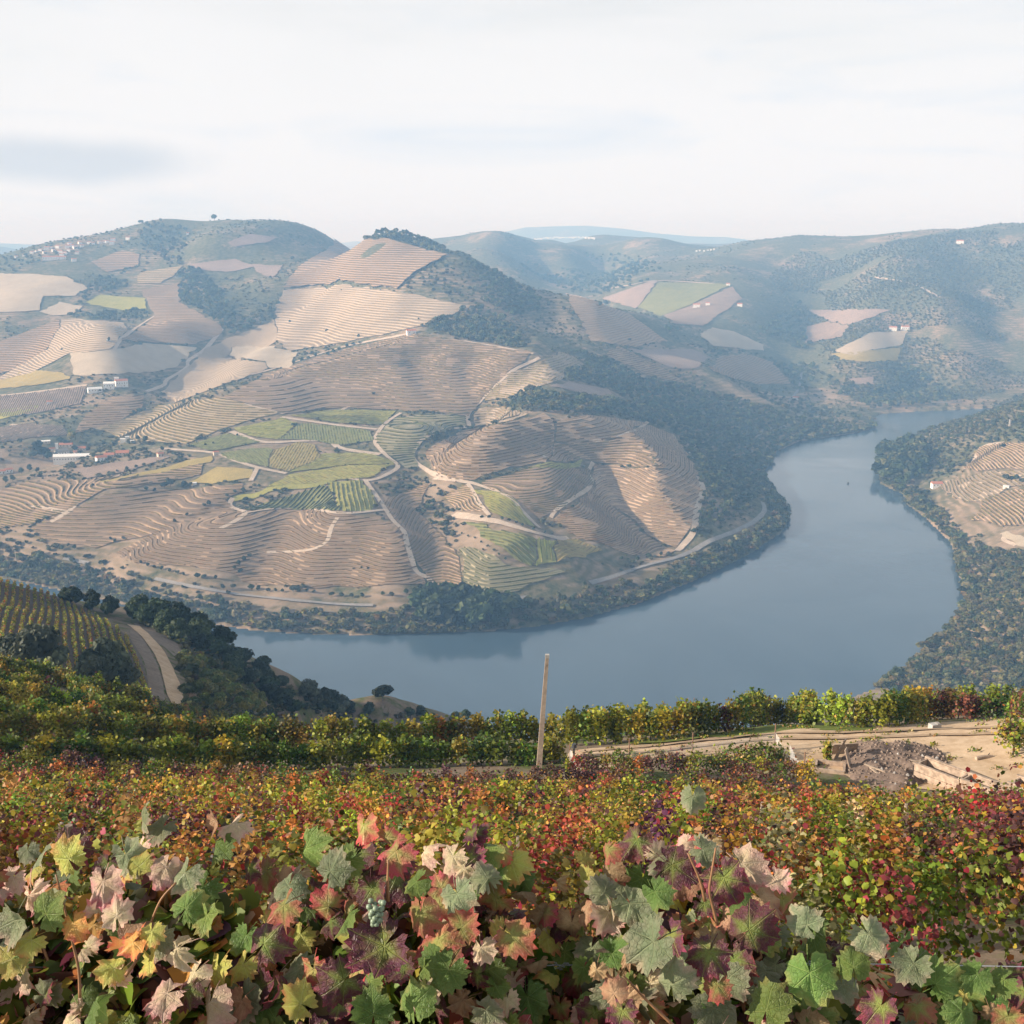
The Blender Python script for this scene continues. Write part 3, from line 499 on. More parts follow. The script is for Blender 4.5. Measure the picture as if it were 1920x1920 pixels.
# ------------------------------------------------------------------ vineyards and fields on the far bank
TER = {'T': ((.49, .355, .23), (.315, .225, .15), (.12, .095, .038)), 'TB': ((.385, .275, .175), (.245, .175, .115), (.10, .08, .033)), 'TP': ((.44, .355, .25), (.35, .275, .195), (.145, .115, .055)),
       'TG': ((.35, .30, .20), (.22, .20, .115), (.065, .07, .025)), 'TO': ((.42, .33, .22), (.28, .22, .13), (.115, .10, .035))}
FLD = {'P': ((.34, .285, .21), (.42, .355, .265)), 'G': ((.235, .235, .06), (.33, .31, .09)), 'Y': ((.27, .215, .07), (.35, .275, .10)), 'D': ((.165, .175, .06), (.23, .225, .085)), 'R': ((.21, .155, .12), (.29, .22, .17)), 'K': ((.235, .18, .15), (.30, .23, .19))}
PARCELS = [
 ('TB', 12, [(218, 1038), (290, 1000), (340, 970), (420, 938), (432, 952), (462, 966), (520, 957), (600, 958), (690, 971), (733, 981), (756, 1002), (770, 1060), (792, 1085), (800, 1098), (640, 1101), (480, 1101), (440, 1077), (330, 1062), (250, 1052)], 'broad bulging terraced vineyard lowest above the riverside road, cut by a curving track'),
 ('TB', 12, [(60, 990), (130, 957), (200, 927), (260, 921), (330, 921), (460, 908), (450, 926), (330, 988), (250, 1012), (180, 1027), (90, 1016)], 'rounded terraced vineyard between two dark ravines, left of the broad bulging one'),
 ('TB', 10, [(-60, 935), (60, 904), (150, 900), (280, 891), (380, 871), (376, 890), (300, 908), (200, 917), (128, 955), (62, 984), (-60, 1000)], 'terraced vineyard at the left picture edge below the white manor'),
 ('Y', 0, [(182, 905), (290, 882), (360, 861), (400, 856), (396, 867), (300, 887), (205, 904)], 'narrow strip of ochre vines slanting below the white manor'),
 ('Y', 0, [(356, 904), (410, 876), (474, 881), (470, 897), (400, 907)], 'small golden yellow vine plot beside the cross road'),
 ('G', 0, [(440, 944), (520, 921), (600, 914), (640, 900), (625, 896), (500, 916), (438, 936)], 'narrow bright green vine strip along the top of the striped plots'),
 ('D', -1, [(462, 957), (600, 913), (612, 909), (637, 959), (540, 955)], 'grey green striped vine plot left of the bright square one'),
 ('G', -1, [(616, 906), (681, 901), (712, 945), (700, 958), (641, 961)], 'bright green square vine plot with clear straight rows'),
 ('G', -2, [(502, 914), (545, 890), (640, 876), (738, 871), (690, 897), (560, 908)], 'wide green vine plot above the bright square one'),
 ('Y', -2, [(502, 878), (511, 846), (560, 831), (588, 836), (606, 856), (545, 884)], 'yellow green vine plot shaped like a shield in the middle of the plateau'),
 ('G', -2, [(548, 885), (610, 851), (700, 851), (739, 870), (640, 874)], 'green vine plot with a yellowish lower half inside the bend of the track'),
 ('D', -2, [(416, 851), (500, 839), (509, 843), (500, 876), (425, 861)], 'dull green vine plot on the corner by the small pink house'),
 ('D', -2, [(346, 837), (430, 813), (488, 829), (400, 846)], 'dark green sloping vine plot left of the dirt track junction'),
 ('G', -2, [(440, 805), (530, 784), (560, 794), (522, 824), (470, 819)], 'yellowish green vine plot at the upper left of the plateau'),
 ('D', -2, [(526, 824), (562, 796), (585, 796), (700, 809), (701, 827), (640, 834), (560, 825)], 'striped dark green vine plot below the brown cart track'),
 ('G', -2, [(545, 780), (640, 769), (744, 773), (712, 798), (640, 794)], 'long green vine plot at the top edge of the plateau'),
 ('TG', 7, [(706, 822), (736, 786), (800, 776), (868, 781), (873, 800), (802, 816), (776, 850), (784, 878), (760, 880), (716, 845)], 'grey green curved vineyard between the pale winding track and the ravine'),
 ('T', 8.5, [(794, 850), (830, 826), (880, 806), (960, 791), (1020, 776), (1040, 790), (1042, 832), (1026, 868), (960, 876), (890, 901), (842, 896), (812, 880)], 'sunlit terraced knoll right of the ravine with closely curving terraces'),
 ('T', 8.5, [(1044, 832), (1046, 790), (1100, 779), (1213, 793), (1150, 821), (1070, 833)], 'upper terraced slope just under the belt of trees'),
 ('T', 8.5, [(1042, 836), (1150, 824), (1216, 797), (1260, 816), (1290, 850), (1310, 890), (1296, 904), (1250, 879), (1112, 867), (1030, 864)], 'terraced slope across the upper right end of the spur'),
 ('T', 8.5, [(1114, 871), (1250, 882), (1317, 902), (1310, 950), (1297, 998), (1272, 1030), (1232, 1010), (1165, 960), (1112, 930)], 'steep terraced slope at the right end of the spur, half in shadow'),
 ('T', 8, [(1036, 974), (1108, 922), (1160, 962), (1228, 1012), (1268, 1034), (1240, 1046), (1180, 1041), (1080, 1006)], 'terraced slope below the zigzag track, above the road bend'),
 ('TB', 8, [(900, 906), (960, 891), (1022, 871), (1106, 882), (1108, 908), (1040, 960), (1008, 972), (960, 935)], 'brown terraced slope between two pale tracks'),
 ('G', -2, [(992, 880), (1032, 868), (1098, 868), (1060, 882)], 'thin bright green wedge of vines under the sunlit knoll'),
 ('G', -2, [(891, 919), (935, 922), (960, 938), (1004, 990), (985, 985), (922, 961)], 'tapering smooth green vine plot between two pale tracks'),
 ('T', 8, [(832, 934), (874, 911), (890, 930), (906, 962), (862, 961)], 'small fan of sunlit terraces beside the tapering green plot'),
 ('D', -1, [(870, 979), (1004, 1010), (1002, 1062), (970, 1050), (902, 1006)], 'olive striped triangular vine plot low on the spur'),
 ('G', -1, [(1008, 1011), (1039, 1013), (1042, 1058), (1006, 1062)], 'small striped vine plot with upright rows low on the spur'),
 ('Y', -2, [(1043, 1013), (1080, 1011), (1124, 1035), (1046, 1057)], 'yellow green pointed vine plot low on the spur'),
 ('TG', 11, [(866, 1030), (882, 1026), (960, 1066), (1060, 1071), (1130, 1046), (1042, 1078), (960, 1116), (910, 1111), (872, 1090)], 'green and tan striped hollow just above the riverside grove'),
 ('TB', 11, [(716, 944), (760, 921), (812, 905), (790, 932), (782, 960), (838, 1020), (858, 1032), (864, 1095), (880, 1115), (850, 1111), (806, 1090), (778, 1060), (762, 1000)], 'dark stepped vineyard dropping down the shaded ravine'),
 ('TP', 8, [(905, 755), (945, 706), (1010, 681), (1054, 661), (1074, 668), (1097, 685), (1066, 690), (1050, 714), (1010, 725), (960, 745)], 'pale curved terraces on the ridge above the tree belt'),
 ('TP', 7, [(886, 790), (896, 766), (940, 768), (988, 776), (960, 789), (886, 802)], 'small pale terrace strip under the tree belt'),
 ('K', 0, [(1031, 725), (1070, 718), (1140, 730), (1148, 742), (1110, 742)], 'smooth pinkish field inside the tree belt'),
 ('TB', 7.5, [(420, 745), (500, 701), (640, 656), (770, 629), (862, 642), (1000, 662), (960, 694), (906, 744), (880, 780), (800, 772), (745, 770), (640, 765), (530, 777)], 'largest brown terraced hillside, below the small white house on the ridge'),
 ('TO', 7, [(180, 805), (300, 761), (415, 746), (520, 776), (430, 800), (345, 834), (250, 828)], 'olive brown terraced slope above the manor'),
 ('TP', 7, [(516, 575), (532, 546), (640, 536), (760, 551), (885, 576), (862, 586), (800, 609), (740, 624), (640, 644), (540, 660), (520, 640)], 'largest pale sunlit terraced slope in the middle of the hill'),
 ('TP', 7.5, [(304, 735), (390, 652), (515, 601), (520, 640), (500, 652), (432, 652), (425, 672), (498, 682), (502, 692), (420, 722), (330, 755)], 'pale curving terraces along the stream valley'),
 ('P', 0, [(434, 650), (500, 651), (558, 662), (545, 690), (504, 692), (498, 680), (428, 668)], 'smooth cream field on the shoulder above the stream valley'),
 ('TB', 6, [(532, 543), (560, 502), (640, 456), (720, 451), (838, 481), (782, 510), (742, 545), (640, 532)], 'high brown terraced slope just under the wooded summit'),
 ('P', 0, [(-60, 512), (70, 515), (120, 520), (166, 541), (140, 556), (80, 556), (75, 584), (-60, 590)], 'large bare cream slope high at the left picture edge'),
 ('P', 0, [(76, 586), (110, 568), (152, 575), (140, 590), (100, 592)], 'small bare cream mound below the large bare slope'),
 ('P', 0, [(130, 664), (215, 656), (275, 645), (368, 652), (332, 690), (280, 700), (138, 705)], 'smooth pale slope above the white farmhouses'),
 ('TB', 6, [(265, 545), (336, 531), (336, 568), (410, 610), (415, 625), (368, 648), (275, 642), (228, 640), (292, 596)], 'terraced slope left of the dark wooded hollow'),
 ('TP', 6, [(118, 598), (230, 606), (241, 620), (205, 656), (130, 664), (60, 700), (-20, 720), (90, 655)], 'pale finely terraced slope by the tiny white hut'),
 ('TB', 6, [(-60, 650), (0, 640), (116, 598), (92, 650), (50, 690), (-60, 712)], 'shaded terraced slope at the left picture edge'),
 ('G', 0, [(158, 569), (190, 554), (272, 560), (275, 580), (232, 584)], 'olive green oval field below the woods'),
 ('Y', 0, [(-40, 715), (60, 694), (120, 701), (130, 712), (60, 724), (-40, 734)], 'yellowish field left of the white farmhouses'),
 ('R', -2, [(-40, 742), (20, 742), (160, 726), (152, 758), (70, 775), (-40, 790)], 'brown ploughed vineyard below the yellowish field'),
 ('G', 0, [(-40, 775), (70, 762), (66, 770), (-40, 800)], 'narrow bright green meadow strip at the left picture edge'),
 ('TB', 6, [(152, 790), (200, 748), (270, 742), (262, 770), (200, 800), (140, 812)], 'dark brown terraced slope beneath the white farmhouses'),
 ('R', -2, [(60, 795), (120, 800), (130, 815), (60, 822), (-40, 838), (-40, 805)], 'dull brown field above the manor wood'),
 ('R', 0, [(140, 880), (300, 858), (322, 856), (250, 882), (160, 898)], 'brown vineyard in front of the white manor'),
 ('T', 6, [(1060, 550), (1100, 560), (1180, 590), (1250, 640), (1190, 652), (1110, 640), (1085, 600)], 'hazy terraced slope behind the wooded ridge'),
 ('T', 6, [(1160, 650), (1240, 690), (1290, 722), (1220, 706), (1140, 668)], 'thin terraced strip behind the wooded ridge'),
 ('K', 0, [(1178, 656), (1300, 656), (1325, 670), (1310, 690), (1262, 692)], 'smooth pinkish field in the saddle behind the wooded ridge'),
 ('TB', 6, [(1328, 690), (1345, 670), (1400, 665), (1450, 680), (1482, 720), (1420, 722), (1340, 700)], 'brown rounded vineyard knoll by the far road'),
 ('K', 0, [(1130, 560), (1220, 528), (1232, 529), (1192, 580)], 'pale pink slope on the far side valley'),
 ('D', 0, [(1196, 576), (1236, 530), (1370, 534), (1300, 570), (1240, 594)], 'large blue green vineyard on the far hill'),
 ('R', 0, [(1246, 592), (1300, 572), (1372, 538), (1392, 560), (1350, 590), (1320, 612), (1262, 608)], 'hazy brown slope beside the far farm'),
 ('P', 0, [(1312, 630), (1335, 615), (1375, 622), (1432, 648), (1432, 658), (1340, 650)], 'pale bare terrace on the far hill'),
 ('K', 0, [(1510, 581), (1570, 583), (1672, 581), (1640, 594), (1592, 610), (1556, 604)], 'pale pinkish field high on the far right hill'),
 ('R', 0, [(1512, 612), (1552, 604), (1592, 612), (1580, 632), (1510, 645)], 'greyish brown field under the pinkish one on the far right hill'),
 ('P', 0, [(1562, 660), (1636, 624), (1702, 621), (1690, 648), (1640, 656), (1600, 668)], 'cream field below the far white farm'),
 ('Y', 0, [(1560, 664), (1638, 658), (1688, 652), (1684, 676), (1640, 680), (1575, 676)], 'dull yellow field below the cream one'),
 ('K', 0, [(1590, 712), (1636, 705), (1640, 722), (1600, 720)], 'small pinkish clearing low on the far right hill'),
 ('T', 10, [(1806, 880), (1822, 868), (1841, 838), (1880, 832), (1980, 836), (1980, 884), (1885, 878), (1830, 885)], 'upper terraced field on the right bank'),
 ('TP', 11, [(1748, 908), (1800, 900), (1860, 884), (1980, 884), (1980, 912), (1888, 914), (1850, 944), (1800, 940), (1782, 928)], 'middle band of pale terraces beside the right bank cottage'),
 ('T', 11, [(1824, 975), (1850, 936), (1900, 920), (1990, 920), (1990, 990), (1880, 984)], 'lower terraced field on the right bank'),
 ('P', 0, [(1872, 1002), (1890, 998), (1940, 1012), (1940, 1030), (1900, 1022)], 'small bare earth patch under the right bank terraces'),
 ('K', 0, [(355, 495), (440, 487), (482, 500), (425, 512), (366, 505)], 'pale bare strip high on the left summit slope'),
 ('K', 0, [(468, 497), (530, 499), (512, 520), (492, 516)], 'small pinkish field between dark woods on the left summit slope'),
 ('TO', 6, [(262, 512), (342, 499), (322, 520), (300, 532), (256, 532)], 'olive tinted field under the hillside woods, left of the wooded hollow'),
 ('K', 0, [(424, 456), (470, 440), (522, 446), (500, 456), (440, 464)], 'pale brown clearing just under the long summit ridge'),
 ('TB', 6, [(170, 492), (230, 470), (262, 478), (258, 500), (200, 512)], 'brown terraces right of the hillside village'),
]
POLYS = []; np_ = 0
def vstep(px, spacing):
    P = np.array(px, float); c = P.mean(0); x, y = VT.hit([c[0], c[0]], [c[1] - 7, c[1] + 7]); z = VT.z(x, y); return float(np.clip(abs(z[0] - z[1]) / 14 * spacing, 1.2, 9))
for k, (typ, spc, px, label) in enumerate(PARCELS):
    poly = world_poly(px); dist = float(np.hypot(*poly.mean(0))); POLYS.append(poly); cell = dist / 120; lift = .25 + dist * .0005 + .03 * (k % 5)
    if typ in TER:
        b, s, v = TER[typ]; step = vstep(px, spc * .7); off = (k * .37) % 1 * step
        o = drape('terraced_vineyard', poly, lift, cell=cell, mat=terrace_mat('terraces_%d' % k, b, s, v, step, off))
        seg = contour_rows(poly, step, off + .25 * step, dist / 170) if dist < 1900 else None; hw = (1.2, .75) if dist < 1250 else (1.5, 1.1); vc = [v[0] * 1.55, v[1] * 1.5, v[2] * 1.25]
    else:
        a, b = FLD[typ]; o = drape('vineyard_block' if spc else 'open_field', poly, lift, cell=cell, mat=field_mat('field_%d' % k, a, b)); seg = None
        if spc:
            ang = {6: 1.25, 7: 1.75, 26: 2.3, 27: 1.62}.get(k, .4 + 2.1 * ((k * .618) % 1)); seg = straight_rows(poly, ang, 4.6 if spc == -1 else 3.2); hw = (1.6, 1.2) if spc == -1 else (1.7, .5); vc = [q * (.8 if spc == -1 else 1.0) for q in a] if typ != 'R' else (.10, .085, .045)
    tag(o, label, 'vineyard' if (typ in TER or spc or typ in 'GDY') else 'field', 'vineyards and fields across the river')
    if seg is not None and len(seg[0]):
        A, B = seg; rr = np.random.default_rng(k); keep = (vnoise(A[:, 0] * .09, A[:, 1] * .09) > -.26) if typ in TER else rr.random(len(A)) > .04; A, B = A[keep], B[keep]
        V, F, cc = hedge_segs(A[:, :2], B[:, :2], A[:, 2] + lift - .1, B[:, 2] + lift - .1, hw[0], hw[1], vc, k)
        tag(link('vine_rows', np_mesh('vine_rows', V, F, colors=cc), MAT['farvine'], parent=o), kind='stuff')
# ------------------------------------------------------------------ tracks and roads across the river
def strip(name, px, width, mat, lift=.9, ter=None, seg=4.0, sub=8, world=None):
    ter = ter or VT
    if world is None:
        P = catmull(px, sub); x, y = ter.hit(P[:, 0], P[:, 1]); P = np.c_[x, y]
    else: P = catmull(world, sub)
    L = np.r_[0, np.cumsum(np.hypot(*np.diff(P, axis=0).T))]; n = max(3, int(L[-1] / seg)); t = np.linspace(0, L[-1], n); Q = np.c_[np.interp(t, L, P[:, 0]), np.interp(t, L, P[:, 1])]
    for _ in range(2): Q[1:-1] = (Q[:-2] + 2 * Q[1:-1] + Q[2:]) / 4
    d = np.gradient(Q, axis=0); d /= np.hypot(*d.T)[:, None] + 1e-9; nrm = np.c_[-d[:, 1], d[:, 0]]; w = width / 2 * (1 + .18 * vnoise(t / 9, t * 0 + len(px)))
    V = []; cols = (-1, -.33, .33, 1)
    for c in cols: q = Q + nrm * (w * c)[:, None]; V.append(np.c_[q, ter.z(q[:, 0], q[:, 1]) + lift])
    V = np.stack(V, 1).reshape(-1, 3); i = np.arange(n - 1)[:, None] * 4; F = np.concatenate([i + np.array([j, j + 4, j + 5, j + 1]) for j in range(3)]).reshape(-1, 4)[:, ::-1]
    return tag(link(name, np_mesh(name, V, F, smooth=True), mat), kind='structure')
TRACKS = [
 (5, [(752, 775), (728, 790), (712, 807), (703, 827), (712, 843), (730, 860), (747, 875), (727, 890), (693, 902), (647, 897)]),
 (5, [(685, 902), (700, 923), (717, 947), (737, 977), (757, 997), (763, 1020), (773, 1053), (783, 1078), (803, 1082), (807, 1093)]),
 (4, [(813, 898), (840, 900), (873, 905), (887, 907), (933, 923), (960, 937), (977, 957), (993, 973), (1013, 992)]),
 (4, [(877, 908), (887, 923), (897, 943), (917, 967)]), (4, [(1033, 972), (1040, 960), (1073, 937), (1103, 917), (1110, 900), (1103, 887), (1112, 868)]),
 (4, [(1020, 868), (1023, 850), (1030, 835)]), (5, [(873, 802), (827, 808), (790, 827), (773, 852), (783, 870), (813, 890), (840, 900)]),
 (9, [(850, 966), (893, 972), (940, 981), (993, 997), (1040, 1009), (1067, 1011)]), (4, [(1215, 792), (1193, 807), (1150, 820), (1107, 830)]),
 (5, [(437, 935), (430, 950), (460, 963), (433, 983), (413, 992)]), (4, [(460, 963), (513, 955), (583, 955), (640, 964), (725, 957)]), (4, [(633, 972), (620, 993), (613, 1017), (580, 1033), (500, 1037)]),
 (6, [(300, 842), (400, 850), (440, 864), (480, 877), (537, 889)]), (5, [(483, 878), (470, 903)]), (8, [(433, 810), (493, 830), (560, 828), (617, 828), (640, 842), (713, 853)]), (7, [(527, 783), (633, 798), (707, 806)]),
 (5, [(-20, 955), (0, 943), (57, 905)]), (5, [(0, 945), (60, 950), (127, 962)]), (5, [(95, 980), (127, 962), (140, 950)]), (5, [(213, 660), (227, 637), (263, 610), (290, 593)]),
 (6, [(275, 735), (307, 723), (313, 713), (350, 690), (353, 677), (383, 657), (417, 617)]), (6, [(-20, 742), (20, 741), (163, 723)]), (4, [(18, 770), (23, 742)]), (5, [(407, 748), (450, 757), (533, 777)]),
 (5, [(773, 702), (723, 727), (640, 770)]), (6, [(1012, 672), (960, 697), (923, 730), (900, 753), (877, 777), (880, 800)]), (6, [(1310, 895), (1318, 920), (1306, 960), (1300, 1000), (1270, 1034)]), (4, [(1290, 850), (1310, 832)]),
 (7, [(1120, 545), (1180, 535), (1225, 527), (1290, 529), (1355, 534)]), (6, [(1640, 520), (1700, 530), (1740, 546), (1762, 558)]), (5, [(1806, 882), (1823, 868), (1842, 838), (1880, 831)]), (4, [(1875, 1003), (1892, 998), (1880, 1012), (1905, 1024)]),
 (6, [(320, 745), (420, 716), (520, 690), (640, 652), (770, 626)]), (6, [(560, 768), (640, 712), (720, 672)]), (5, [(870, 640), (930, 650), (1000, 664)]), (6, [(490, 690), (455, 700), (420, 712)]),
 (6, [(1420, 735), (1462, 744), (1490, 746)]), (6, [(1330, 690), (1380, 702), (1430, 714)]), (6, [(20, 797), (60, 803), (95, 812)]),
]
for wd, px in TRACKS: strip('dirt_track', px, wd, MAT['track'])
ROADS = [(3.6, [(290, 1087), (367, 1103), (440, 1115), (547, 1127), (640, 1135), (700, 1137)]), (4.5, [(120, 1048), (165, 1058)]), (4.5, [(955, 1126), (990, 1122)]), (5, [(1107, 1095), (1153, 1082), (1207, 1063), (1280, 1043), (1330, 1017), (1380, 997), (1413, 980), (1433, 960), (1430, 943)]),
         (4.5, [(1380, 873), (1393, 857), (1417, 843), (1423, 820), (1433, 807), (1473, 800)]), (4.5, [(1480, 752), (1497, 730), (1503, 700)]), (4.5, [(1745, 756), (1800, 755)])]
for wd, px in ROADS: strip('road', px, wd, MAT['road'], 1.2)
# ------------------------------------------------------------------ trees
def crown_mesh(name, seed, n, leaf, pal, lobes=8, shape=(.5, .5, .5), zc=.55, core=True):
    """unit-height crown: leaf-sized faces spread over uneven lobes"""
    r = np.random.default_rng(seed); L_ = []
    for i in range(lobes):
        d = r.normal(size=3); d /= np.linalg.norm(d); q = r.random() ** .5 * .62
        L_.append((d[0] * shape[0] * q, d[1] * shape[1] * q, zc + d[2] * shape[2] * q * .85, (.34 + .3 * r.random()) * min(shape)))
    L_ = np.array(L_); k = r.integers(0, lobes, n); d = r.normal(size=(n, 3)); d[:, 2] = np.abs(d[:, 2]) * .8 + d[:, 2] * .3; d /= np.linalg.norm(d, axis=1)[:, None]
    c = L_[k, :3] + d * (L_[k, 3] * (.72 + .36 * r.random(n)))[:, None]; nr = d + .55 * r.normal(size=(n, 3)); nr /= np.linalg.norm(nr, axis=1)[:, None]
    t = np.cross(nr, r.normal(size=(n, 3))); t /= np.linalg.norm(t, axis=1)[:, None]; b = np.cross(nr, t); s = leaf * (.6 + .8 * r.random((n, 1)))
    V = np.stack([c - t * s - b * s * .6, c + t * s * .9 - b * s * .7, c + t * s + b * s * .65 + nr * s * .3, c - t * s * .8 + b * s * .7], 1).reshape(-1, 3); V[:, 2] = np.maximum(V[:, 2], .02)
    F = np.arange(n * 4).reshape(n, 4); p = np.asarray(pal)[r.integers(0, len(pal), lobes)][k] * (.75 + .5 * r.random((n, 1)))
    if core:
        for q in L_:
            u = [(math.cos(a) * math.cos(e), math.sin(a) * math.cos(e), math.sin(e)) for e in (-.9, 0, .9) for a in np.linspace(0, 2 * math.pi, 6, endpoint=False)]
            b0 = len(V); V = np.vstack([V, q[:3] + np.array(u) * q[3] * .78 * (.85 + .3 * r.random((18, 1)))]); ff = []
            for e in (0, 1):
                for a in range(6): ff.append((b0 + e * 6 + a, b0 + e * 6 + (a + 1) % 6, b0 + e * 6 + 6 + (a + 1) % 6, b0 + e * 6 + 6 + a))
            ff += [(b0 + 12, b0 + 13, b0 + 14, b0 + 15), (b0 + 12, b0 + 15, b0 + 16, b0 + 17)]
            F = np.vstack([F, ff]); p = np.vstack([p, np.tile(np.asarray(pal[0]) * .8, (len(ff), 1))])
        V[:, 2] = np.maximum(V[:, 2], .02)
    me = np_mesh(name, V, F, colors=p); me.materials.append(MAT['crown']); return me
def trunk_mesh(name, seed, h=.5, r0=.035):
    r = random.Random(seed); m = MB(); top = (r.uniform(-.04, .04), r.uniform(-.04, .04), h); m.tube([(0, 0, -.06), (r.uniform(-.02, .02), 0, h * .5), top], [r0, r0 * .75, r0 * .5], 6)
    for i in range(3):
        a = i * 2.1 + r.random(); m.tube([(top[0] * .6, top[1] * .6, h * .6), (math.cos(a) * .12, math.sin(a) * .12, h * .95), (math.cos(a) * .24, math.sin(a) * .24, h * 1.25)], [r0 * .5, r0 * .35, r0 * .15], 5)
    me = m.mesh(name); me.materials.append(MAT['bark']); return me
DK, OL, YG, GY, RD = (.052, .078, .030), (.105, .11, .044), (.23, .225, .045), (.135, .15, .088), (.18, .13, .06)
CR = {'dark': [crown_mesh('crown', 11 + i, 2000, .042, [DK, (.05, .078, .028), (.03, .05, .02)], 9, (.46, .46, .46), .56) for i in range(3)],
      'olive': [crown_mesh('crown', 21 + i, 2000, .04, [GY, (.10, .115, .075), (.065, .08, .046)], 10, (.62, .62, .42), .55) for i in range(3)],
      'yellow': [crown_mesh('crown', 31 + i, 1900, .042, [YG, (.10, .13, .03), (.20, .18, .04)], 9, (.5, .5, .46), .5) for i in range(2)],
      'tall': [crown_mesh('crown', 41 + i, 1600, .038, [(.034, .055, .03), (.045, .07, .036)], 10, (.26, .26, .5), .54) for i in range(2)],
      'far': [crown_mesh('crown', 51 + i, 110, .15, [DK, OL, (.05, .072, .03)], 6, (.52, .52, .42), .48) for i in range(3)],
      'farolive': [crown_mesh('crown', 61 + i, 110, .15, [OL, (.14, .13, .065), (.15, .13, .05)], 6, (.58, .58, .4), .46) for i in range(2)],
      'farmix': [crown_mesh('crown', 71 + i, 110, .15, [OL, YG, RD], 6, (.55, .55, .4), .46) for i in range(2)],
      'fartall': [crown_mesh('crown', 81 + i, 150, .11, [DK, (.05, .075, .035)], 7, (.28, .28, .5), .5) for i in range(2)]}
TRK = [trunk_mesh('trunk', i) for i in range(3)]
protos = {}
def tree(x, y, z, h, kind, label, group, w=1.0, name='tree', cat='tree', trunk=True):
    e = empty(name, (x, y, z - .1), rng.random() * 6.28); e.scale = (h * w, h * w, h); tag(e, label, cat, group)
    ms = CR[kind]; c = link('crown', ms[rng.integers(len(ms))], None, e)
    if trunk: link('trunk', TRK[rng.integers(3)], None, e)
    for m in ms:
        if c.data == m: protos.setdefault(kind, {})[m.name] = c
    return e
def tree_px(u, v, hpx, kind, label, group=None, ter=None, w=1.0, **k):
    ter = ter or VT; x, y = [float(a[0]) for a in ter.hit(u, v)]; d = math.hypot(x, y); return tree(x, y, float(ter.z(x, y)), hpx * math.hypot(d, CAMZ * .6) / FPX, kind, label, group, w, **k)
# single trees one can point at
for u, v, h, k, lab in [(402, 411, 12, 'dark', 'lone round tree standing on the skyline of the far left summit'), (717, 1314, 34, 'dark', 'lone round tree on the bare end of the near slope, against the river')]:
    tree_px(u, v, h, k, lab, ter=NT if v > 1250 else VT)
tree_px(205, 642, 11, 'tall', 'dark slim cypress beside the tiny white hut')
for u, v, h, lab in [(66, 1258, 66, 'round grey green olive bush at the foot of the vine knoll, left one of two'), (205, 1296, 74, 'round grey green olive bush at the foot of the vine knoll, right one of two')]:
    tree_px(u, v, h, 'olive', lab, None, NT, 1.0 if u < 100 else .85, name='olive_tree', trunk=False)
for i, (u, v) in enumerate([(36, 1252), (96, 1262), (178, 1290), (232, 1303)]): tree_px(u, v, 52, 'olive', 'grey green olive bush pressed against a bigger olive bush below the vine knoll', 'small olives below the vine knoll', NT, 1.0, name='olive_tree', trunk=False)
G1 = 'trees among the manor buildings'
for u, v, h, k in [(70, 850, 26, 'dark'), (82, 858, 26, 'dark'), (92, 862, 20, 'dark'), (62, 860, 20, 'olive'), (104, 860, 15, 'dark'), (76, 840, 20, 'dark'), (134, 830, 32, 'yellow'), (124, 836, 18, 'olive'), (114, 832, 16, 'dark'), (140, 846, 14, 'dark'), (150, 852, 12, 'olive'), (165, 846, 12, 'olive'), (272, 830, 16, 'dark'), (258, 826, 12, 'dark'),
                   (194, 835, 8, 'dark'), (214, 836, 9, 'dark'), (305, 846, 13, 'dark'), (180, 838, 9, 'olive'), (40, 888, 14, 'dark'), (55, 884, 16, 'dark'), (70, 886, 12, 'dark'), (10, 906, 16, 'dark'), (24, 902, 14, 'dark')]:
    tree_px(u, v, h * .8, k, {'dark': 'dark green tree growing among the manor buildings', 'olive': 'grey green tree growing among the manor buildings', 'yellow': 'tall yellow green poplar behind the manor'}[k], G1 if k != 'yellow' else None, w=.7 if k == 'yellow' else 1)
G2 = 'trees dotted along hedges and gullies of the vineyards'
